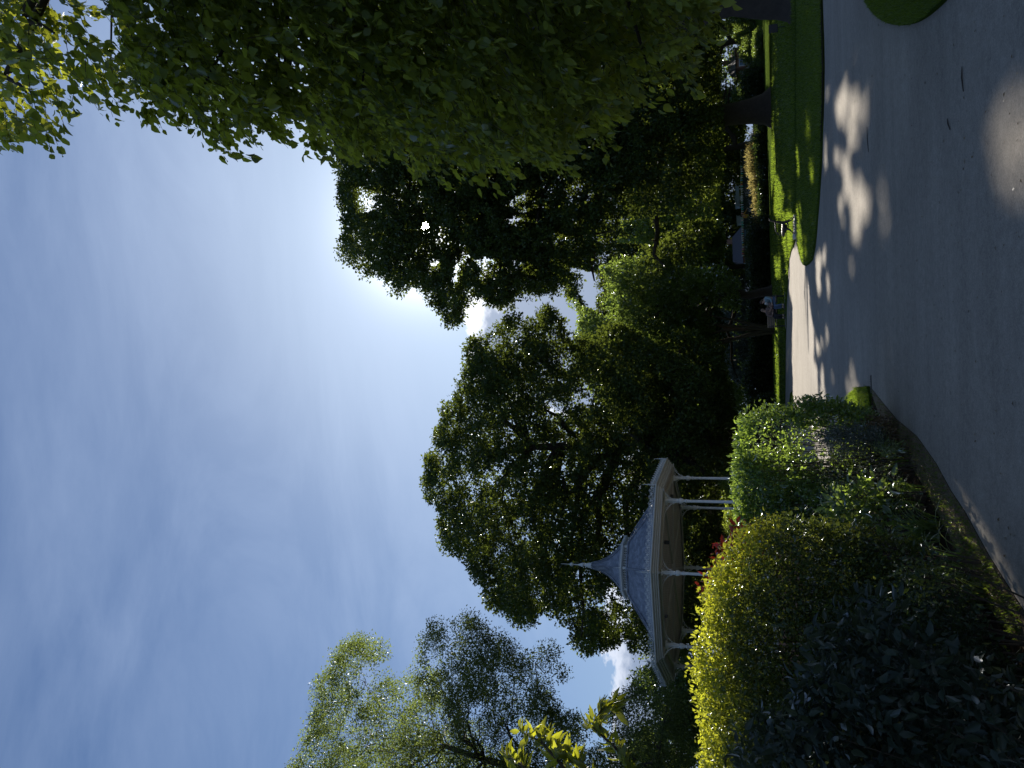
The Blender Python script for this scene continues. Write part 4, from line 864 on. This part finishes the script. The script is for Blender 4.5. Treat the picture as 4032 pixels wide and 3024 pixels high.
MB().lathe(pr([(1.38, 8.245), (1.2, 8.37), (1.0, 8.52), (.82, 8.67), (.70, 8.78), (.55, 8.94), (.43, 9.1), (.31, 9.32), (.22, 9.55), (.16, 9.76), (.125, 9.92)]), 8, PH).build('spire_roof', M['roof'], bs)
for k in range(8):
    MB().tube([op(k, r, z) for r, z in ((1.38, 8.255), (1.0, 8.53), (.70, 8.79), (.43, 9.11), (.22, 9.56), (.125, 9.93))], .022, 6).build('spire_hip', M['roof'], bs, True)
f = MB().lathe(pr([(.15, 9.88), (.15, 9.93), (.13, 9.94), (.125, 10.02), (.09, 10.14), (.055, 10.22), (.04, 10.27), (.05, 10.29), (.105, 10.31), (.10, 10.34), (.065, 10.46), (.035, 10.54), (.025, 10.6), (.022, 10.78), (.05, 10.80), (.085, 10.85), (.09, 10.89), (.07, 10.94), (.03, 10.97), (.014, 11.0), (.009, 11.42)]), 14).build('finial', M['white_paint'], bs, True)
f.data.set_sharp_from_angle(angle=radians(40))
def spike(p, h, s=1.):
    mb = MB(); mb.tube([p, p + Vector((0, 0, h * .45)), p + Vector((0, 0, h))], [.022 * s, .016 * s, .005 * s], 6)
    for t in (.18, .45, .55): mb.lathe([(.012 * s, p.z + h * t - .03 * s), (.04 * s, p.z + h * t), (.012 * s, p.z + h * t + .03 * s)], 8, 0, (p.x, p.y))
    return mb
for k in range(8):
    spike(op(k, 5.10, 6.33), .60).build('corner_finial', M['white_paint'], bs); spike(op(k, 1.44, 8.23), .34, .7).build('lantern_finial', M['white_paint'], bs)
def cresting(Rr, z, nm, n, hb, hs, rad):
    U = Vector((0, 0, 1))
    for k in range(8):
        a, b_ = op(k, Rr, z), op(k + 1, Rr, z); e = (b_ - a).normalized(); L = (b_ - a).length; s = L / n; mb = MB()
        mb.bar(a + U * .008, b_ + U * .008, .018, .02); mb.bar(a + U * hb, b_ + U * hb, .016, .014)
        if n < 20:
            for i in range(n * 4):
                c = a + e * (s * (i + .5) / 4) + U * (hb / 2); q = hb * .42
                mb.tube([c + e * (q * cos(t)) + U * (q * sin(t)) for t in np.linspace(0, 2 * pi, 6)], rad * .6, 3, cap=False)
        for i in range(n):
            c = a + e * (s * (i + .5)) + U * hb
            if n < 20:
                for sg in (-1, 1):
                    arc = [c + e * (sg * s * (.5 - .30 * sin(t) * 1.0)) + U * (hs * .5 * (1 - cos(t)) * .9) for t in np.linspace(0, pi * .85, 7)]
                    mb.tube(arc, rad, 4, cap=False)
                    cc = c + e * (sg * s * .22) + U * (hs * .32); q = s * .15
                    mb.tube([cc + e * (sg * q * (1 - t / 8) * cos(t)) + U * (q * (1 - t / 8) * sin(t)) for t in np.linspace(-1, 4.8, 9)], rad, 4, cap=False)
                mb.add([c - e * .012 + U * .0, c + e * .012, c + U * hs * .72, c - e * .03 + U * hs * .42, c + e * .03 + U * hs * .42], [(0, 1, 4, 2, 3)])
                mb.tube([c, c + U * hs * .62], rad * .9, 4)
                ee = a + e * (s * i) + U * hb
                mb.tube([ee, ee + U * hs], [rad * 1.2, rad * .5], 4); mb.bar(ee + U * hs * .62 - e * .045, ee + U * hs * .62 + e * .045, .012, .014); mb.bar(ee + U * hs * .80 - e * .02, ee + U * hs * .80 + e * .02, .012, .02)
            else:
                mb.tube([c, c + U * hs * .5, c + U * hs], [rad, rad * 2.4, rad * .4], 4)
        mb.build(nm, M['white_paint'], bs)
cresting(5.12, 6.345, 'cresting', 13, .075, .215, .008)
cresting(1.45, 8.245, 'lantern_cresting', 24, .02, .075, .006)
for x, y, sz in ((1.1, -3.3, (.16, .16, .20)), (-1.9, -3.4, (.12, .3, .10)), (3.2, -1.6, (.14, .25, .12))):
    mb = MB(); mb.box((x, y, Z(5.92)), sz); mb.tube([(x, y, Z(6.0)), (x, y, Z(6.09))], .015, 6); mb.build('spotlight', M['iron'], bs)

# ---------------------------------------------------------------- people
def skin(name, nodes, edges, m, parent, sub=1):
    names = list(nodes); me = bpy.data.meshes.new(name); me.from_pydata([nodes[k][0] for k in names], [(names.index(a), names.index(b)) for a, b in edges], [])
    o = link(name, me, m, parent); md = o.modifiers.new('skin', 'SKIN'); md.use_smooth_shade = True
    sv = me.skin_vertices[0].data if len(me.skin_vertices) else None
    if sv is not None:
        for i, k in enumerate(names): r = nodes[k][1]; sv[i].radius = r if hasattr(r, '__len__') else (r, r); sv[i].use_root = (i == 0)
    s = o.modifiers.new('subdivision', 'SUBSURF'); s.levels = sub; s.render_levels = sub
    return o
def V3(*a): return Vector(a)
def person(label, loc, rz, J, top, legs, hair, long_hair=False, shoes='leather', coat=None):
    """J: joints of the pose in metres, local axes: x to the right of the picture, -y towards the path, z up"""
    root = empty('person', loc, rz, label, 'person'); J = {k: Vector(v) for k, v in J.items()}
    hd = (J['head'] - J['neck']).normalized(); face = (J['face']).normalized(); rt = hd.cross(face).normalized()
    H = J['head']
    n = {'pelvis': (J['pelvis'], (.14, .11)), 'waist': (J['pelvis'].lerp(J['chest'], .5), (.125, .10)), 'chest': (J['chest'], (.15, .11)), 'neck': (J['neck'], .055), 'jaw': (H - hd * .05 + face * .015, (.062, .068)), 'skull': (H + hd * .04, (.075, .085)), 'crown': (H + hd * .085, (.05, .06)), 'nose': (H - hd * .005 + face * .095, .012)}
    e = [('pelvis', 'waist'), ('waist', 'chest'), ('chest', 'neck'), ('neck', 'jaw'), ('jaw', 'skull'), ('skull', 'crown'), ('jaw', 'nose')]
    for s in ('l', 'r'):
        n['sh' + s] = (J['sh' + s], .062); n['el' + s] = (J['el' + s], .042); n['wr' + s] = (J['wr' + s], .027); e += [('chest', 'sh' + s), ('sh' + s, 'el' + s), ('el' + s, 'wr' + s)]
        n['hi' + s] = (J['hi' + s], .09); n['kn' + s] = (J['kn' + s], .058); n['an' + s] = (J['an' + s], .038); n['to' + s] = (J['to' + s], .03); e += [('pelvis', 'hi' + s), ('hi' + s, 'kn' + s), ('kn' + s, 'an' + s), ('an' + s, 'to' + s)]
    body = skin('body', n, e, M['skin'], root, 2)
    hn, he = {}, []
    for s in ('l', 'r'):                         # five separate bent fingers on each hand
        fa = (J['wr' + s] - J['el' + s]).normalized(); sd = fa.cross(Vector((0, 0, 1))).normalized(); dn = sd.cross(fa); p = J['wr' + s] + fa * .05
        pm = MB(); pm.tube([J['wr' + s], p, p + fa * .045], [.026, .036, .032], 8)
        for i, (o_, L) in enumerate(((-.027, .065), (-.009, .075), (.009, .072), (.026, .055))):
            b0 = p + fa * .035 + sd * o_; pm.tube([b0, b0 + fa * L * .5 + dn * .006, b0 + fa * L * .8 + dn * .022, b0 + fa * L * .9 + dn * .035], [.0095, .009, .008, .006], 6)
        pm.tube([p - fa * .02 + sd * .03, p + sd * .05 + dn * .01, p + fa * .03 + sd * .055 + dn * .02], [.012, .010, .007], 6)
        pm.build('hand', M['skin'], root, True)
    g1 = {k: (n[k][0], tuple(q + .018 for q in (n[k][1] if hasattr(n[k][1], '__len__') else (n[k][1],) * 2))) for k in ('pelvis', 'waist', 'chest', 'shl', 'shr', 'ell', 'elr')}
    for s in ('l', 'r'): g1['cu' + s] = (J['el' + s].lerp(J['wr' + s], .85), .04)
    g1['col'] = (J['chest'].lerp(J['neck'], .75), .075)
    skin('shirt', g1, [('pelvis', 'waist'), ('waist', 'chest'), ('chest', 'col'), ('chest', 'shl'), ('chest', 'shr'), ('shl', 'ell'), ('shr', 'elr'), ('ell', 'cul'), ('elr', 'cur')], M[top], root, 2)
    g2 = {'pelvis': (n['pelvis'][0] - Vector((0, 0, .02)), (.16, .13))}; e2 = []
    for s in ('l', 'r'):
        g2['hi' + s] = (J['hi' + s], .105); g2['kn' + s] = (J['kn' + s], .078); g2['cf' + s] = (J['kn' + s].lerp(J['an' + s], .9), .062); e2 += [('pelvis', 'hi' + s), ('hi' + s, 'kn' + s), ('kn' + s, 'cf' + s)]
    skin('trousers', g2, e2, M[legs], root, 2)
    for s in ('l', 'r'):
        d = (J['to' + s] - J['an' + s]); d.z = 0; d.normalize(); a = J['an' + s].copy(); a.z = .035
        MB().tube([a - d * .06, a, a + d * .09, a + d * .17], [.035, .045, .042, .025], 8).build('shoe', M[shoes], root, True)
    b = MB(); b.lathe([(.0, .11), (.05, .10), (.085, .06), (.095, .0), (.09, -.05), (.075, -.09)], 12); q = Matrix((rt, -face, hd)).transposed()
    b.v = [tuple(q @ Vector(v) + H + hd * .035 - face * .018) for v in b.v]
    if long_hair: b.tube([H - face * .07, H - face * .09 - hd * .12, H - face * .08 - hd * .26], [.08, .075, .035], 8)
    b.build('hair', M[hair], root, True)
    return root

pb = gr(3092, 1216); bx_, by_, bz_ = pb
def bench(name, loc, rz, L, label, iron=True, m='wood'):
    """park bench: +y is where the sitter looks, x runs along the seat from 0 to L"""
    r = empty(name, loc, rz, label, 'bench'); seat = MB(); back = MB()
    for i in range(5): seat.box((L / 2, -.02 + i * .095, .43 - .012 * (i < 2)), (L, .075, .03))
    for i in range(4): back.box((L / 2, -.10 - i * .035, .54 + i * .10), (L, .028, .075), Matrix.Rotation(.28, 3, 'X'))
    seat.build('seat', M[m], r, bevel=.006); back.build('backrest', M[m], r, bevel=.006)
    for x in (.05, L - .05):
        f = MB(); t = .026
        f.tube([(x, -.26, .90), (x, -.24, .86), (x, -.19, .78), (x, -.14, .62), (x, -.09, .46), (x, -.10, .30), (x, -.17, .12), (x, -.30, .02), (x, -.36, .03)], [.02, .034, .028, .026, .032, .026, .024, .026, .015], 8)
        f.tube([(x, -.09, .40), (x, .12, .38), (x, .36, .40), (x, .42, .42)], [.035, .042, .034, .02], 8)
        f.tube([(x, .12, .37), (x, .14, .28), (x, .17, .20), (x, .27, .09), (x, .33, .02), (x, .37, .03)], [.045, .034, .024, .022, .026, .015], 8)
        f.tube([(x, -.10, .26), (x, .02, .22), (x, .14, .27)], .018, 6)
        f.tube([(x, -.17, .66), (x, .0, .68), (x, .20, .66), (x, .31, .60), (x, .34, .52), (x, .30, .43)], [.018, .022, .022, .018, .016, .018], 7)
        f.add([(x - .012, -.08, .42), (x - .012, .38, .42), (x - .012, .22, .30), (x - .012, .02, .26), (x + .012, -.08, .42), (x + .012, .38, .42), (x + .012, .22, .30), (x + .012, .02, .26)], [(0, 1, 2, 3), (7, 6, 5, 4), (0, 4, 5, 1), (1, 5, 6, 2), (2, 6, 7, 3), (3, 7, 4, 0)])
        f.build('end_frame', M['iron'], r, True)
    return r
# bench at the right, seen from its end: it looks to the left, its length runs away from the path
q = gr(3134.5, 884); yaw = math.atan2(q[0], q[1]) + .03
bench('park_bench', (q[0], q[1], q[2] + .03), pi / 2 - yaw, 1.6, 'park bench on the lawn seen end-on, with a black iron frame and sunlit seat')
o = MB().lathe([(.0, 0), (.0, 0)], 4) if False else None
d_ = Vector((sin(yaw), cos(yaw), 0)); l_ = Vector((-cos(yaw), sin(yaw), 0)); c0 = Vector(q) + Vector((0, 0, .02))
mb = MB(); mb.prism([tuple((c0 * 0 + l_ * a + d_ * b)[:2]) for a, b in ((-.35, -.12), (.42, -.12), (.42, 1.75), (-.35, 1.75))], 0, .035)
o = mb.build('bench_slab', M['concrete']); o.location = tuple(c0); tag(o, 'thin concrete slab under the end-on park bench', 'slab')
p = gr(3135, 931); mb = MB().box((0, 0, .055), (.17, .14, .10)); mb.box((0, 0, .108), (.155, .125, .01)); o = mb.build('small_box', M['pale_cloth'], bevel=.008); o.location = tuple(p + [0, 0, .006]); o.rotation_euler = (0, 0, .2)
tag(o, 'small white box standing on the path in front of the end-on bench', 'box')

# bench with two people, turned to the path
bl = gr(3091, 1292); brt = gr(3091, 1160)
Lb = float(brt[0] - bl[0])
bench('park_bench', (brt[0], brt[1] + .12, brt[2] + .02), pi, Lb, 'park bench facing the path with two people sitting on it')
o = MB().prism([(-Lb / 2 - .1, -.5), (Lb / 2 + .1, -.5), (Lb / 2 + .1, .5), (-Lb / 2 - .1, .5)], 0, .03).build('bench_slab', M['concrete']); o.location = ((bl[0] + brt[0]) / 2, brt[1] + .05, brt[2] + .005)
tag(o, 'concrete slab under the bench with the two people', 'slab')
xa = float(gr(3091, 1184)[0]); ya = float(brt[1]) + .05; za = float(brt[2]) + .03
person('person in pale denim shirt and jeans sitting at the right end of the bench', (xa, ya, za), 0, dict(
    pelvis=(.10, .02, .50), chest=(.06, -.06, .84), neck=(.01, -.12, 1.0), head=(-.03, -.16, 1.09), face=(-.7, -.7, -.25), shl=(-.10, -.10, .90), shr=(.18, -.16, .90), ell=(-.22, -.22, .68), elr=(.06, -.34, .66), wrl=(-.34, -.36, .66), wrr=(-.16, -.44, .62),
    hil=(.0, -.02, .48), hir=(.12, -.10, .48), knl=(-.40, -.30, .50), knr=(-.30, -.44, .48), anl=(-.36, -.34, .07), anr=(-.24, -.48, .07), tol=(-.46, -.42, .04), tor=(-.34, -.56, .04)), 'denim_light', 'denim', 'hair_dark', True)
person('fair-haired person in a brown coat sitting at the left end of the bench', (xa, ya, za), 0, dict(
    pelvis=(-.56, .02, .50), chest=(-.54, -.04, .80), neck=(-.50, -.08, .95), head=(-.47, -.12, 1.04), face=(-.35, -.9, -.15), shl=(-.70, -.06, .85), shr=(-.39, -.12, .87), ell=(-.80, -.16, .62), elr=(-.42, -.32, .64), wrl=(-.66, -.36, .60), wrr=(-.50, -.46, .70),
    hil=(-.66, -.02, .48), hir=(-.50, -.06, .48), knl=(-.88, -.34, .50), knr=(-.78, -.44, .48), anl=(-.90, -.36, .07), anr=(-.78, -.46, .07), tol=(-.96, -.48, .04), tor=(-.82, -.58, .04)), 'brown_cloth', 'black_cloth', 'hair_fair', True)
r = empty('bundle', (xa - .20, ya - .34, za + .58), 0, 'pale wrapped bundle with a white top held between the two sitting people', 'bundle')
MB().tube([(-.20, -.02, .02), (-.12, -.03, .04), (.0, -.02, .12), (.06, 0, .22)], [.05, .085, .10, .06], 10).build('blanket', M['brown_cloth'], r, True)
MB().lathe([(.0, .40), (.045, .39), (.07, .35), (.07, .30), (.05, .26)], 12, 0, (.07, 0)).build('top', M['pale_cloth'], r, True)
# person at the fence
p = at(2916, 851, 79.2); z = p[2] - 1.66
person('person in an ochre top reaching out beside the bunting', (p[0], 79.2, z), 0, dict(
    pelvis=(0, 0, .92), chest=(0, -.02, 1.25), neck=(0, 0, 1.43), head=(0, -.02, 1.54), face=(.6, -.8, 0), shl=(-.17, 0, 1.36), shr=(.17, -.02, 1.36), ell=(-.20, -.05, 1.10), elr=(.38, -.10, 1.16), wrl=(-.18, -.14, .90), wrr=(.62, -.16, 1.02),
    hil=(-.09, 0, .88), hir=(.09, 0, .88), knl=(-.10, -.02, .48), knr=(.10, -.02, .48), anl=(-.10, .02, .08), anr=(.10, .02, .08), tol=(-.11, -.12, .04), tor=(.11, -.12, .04)), 'ochre', 'black_cloth', 'hair_dark')
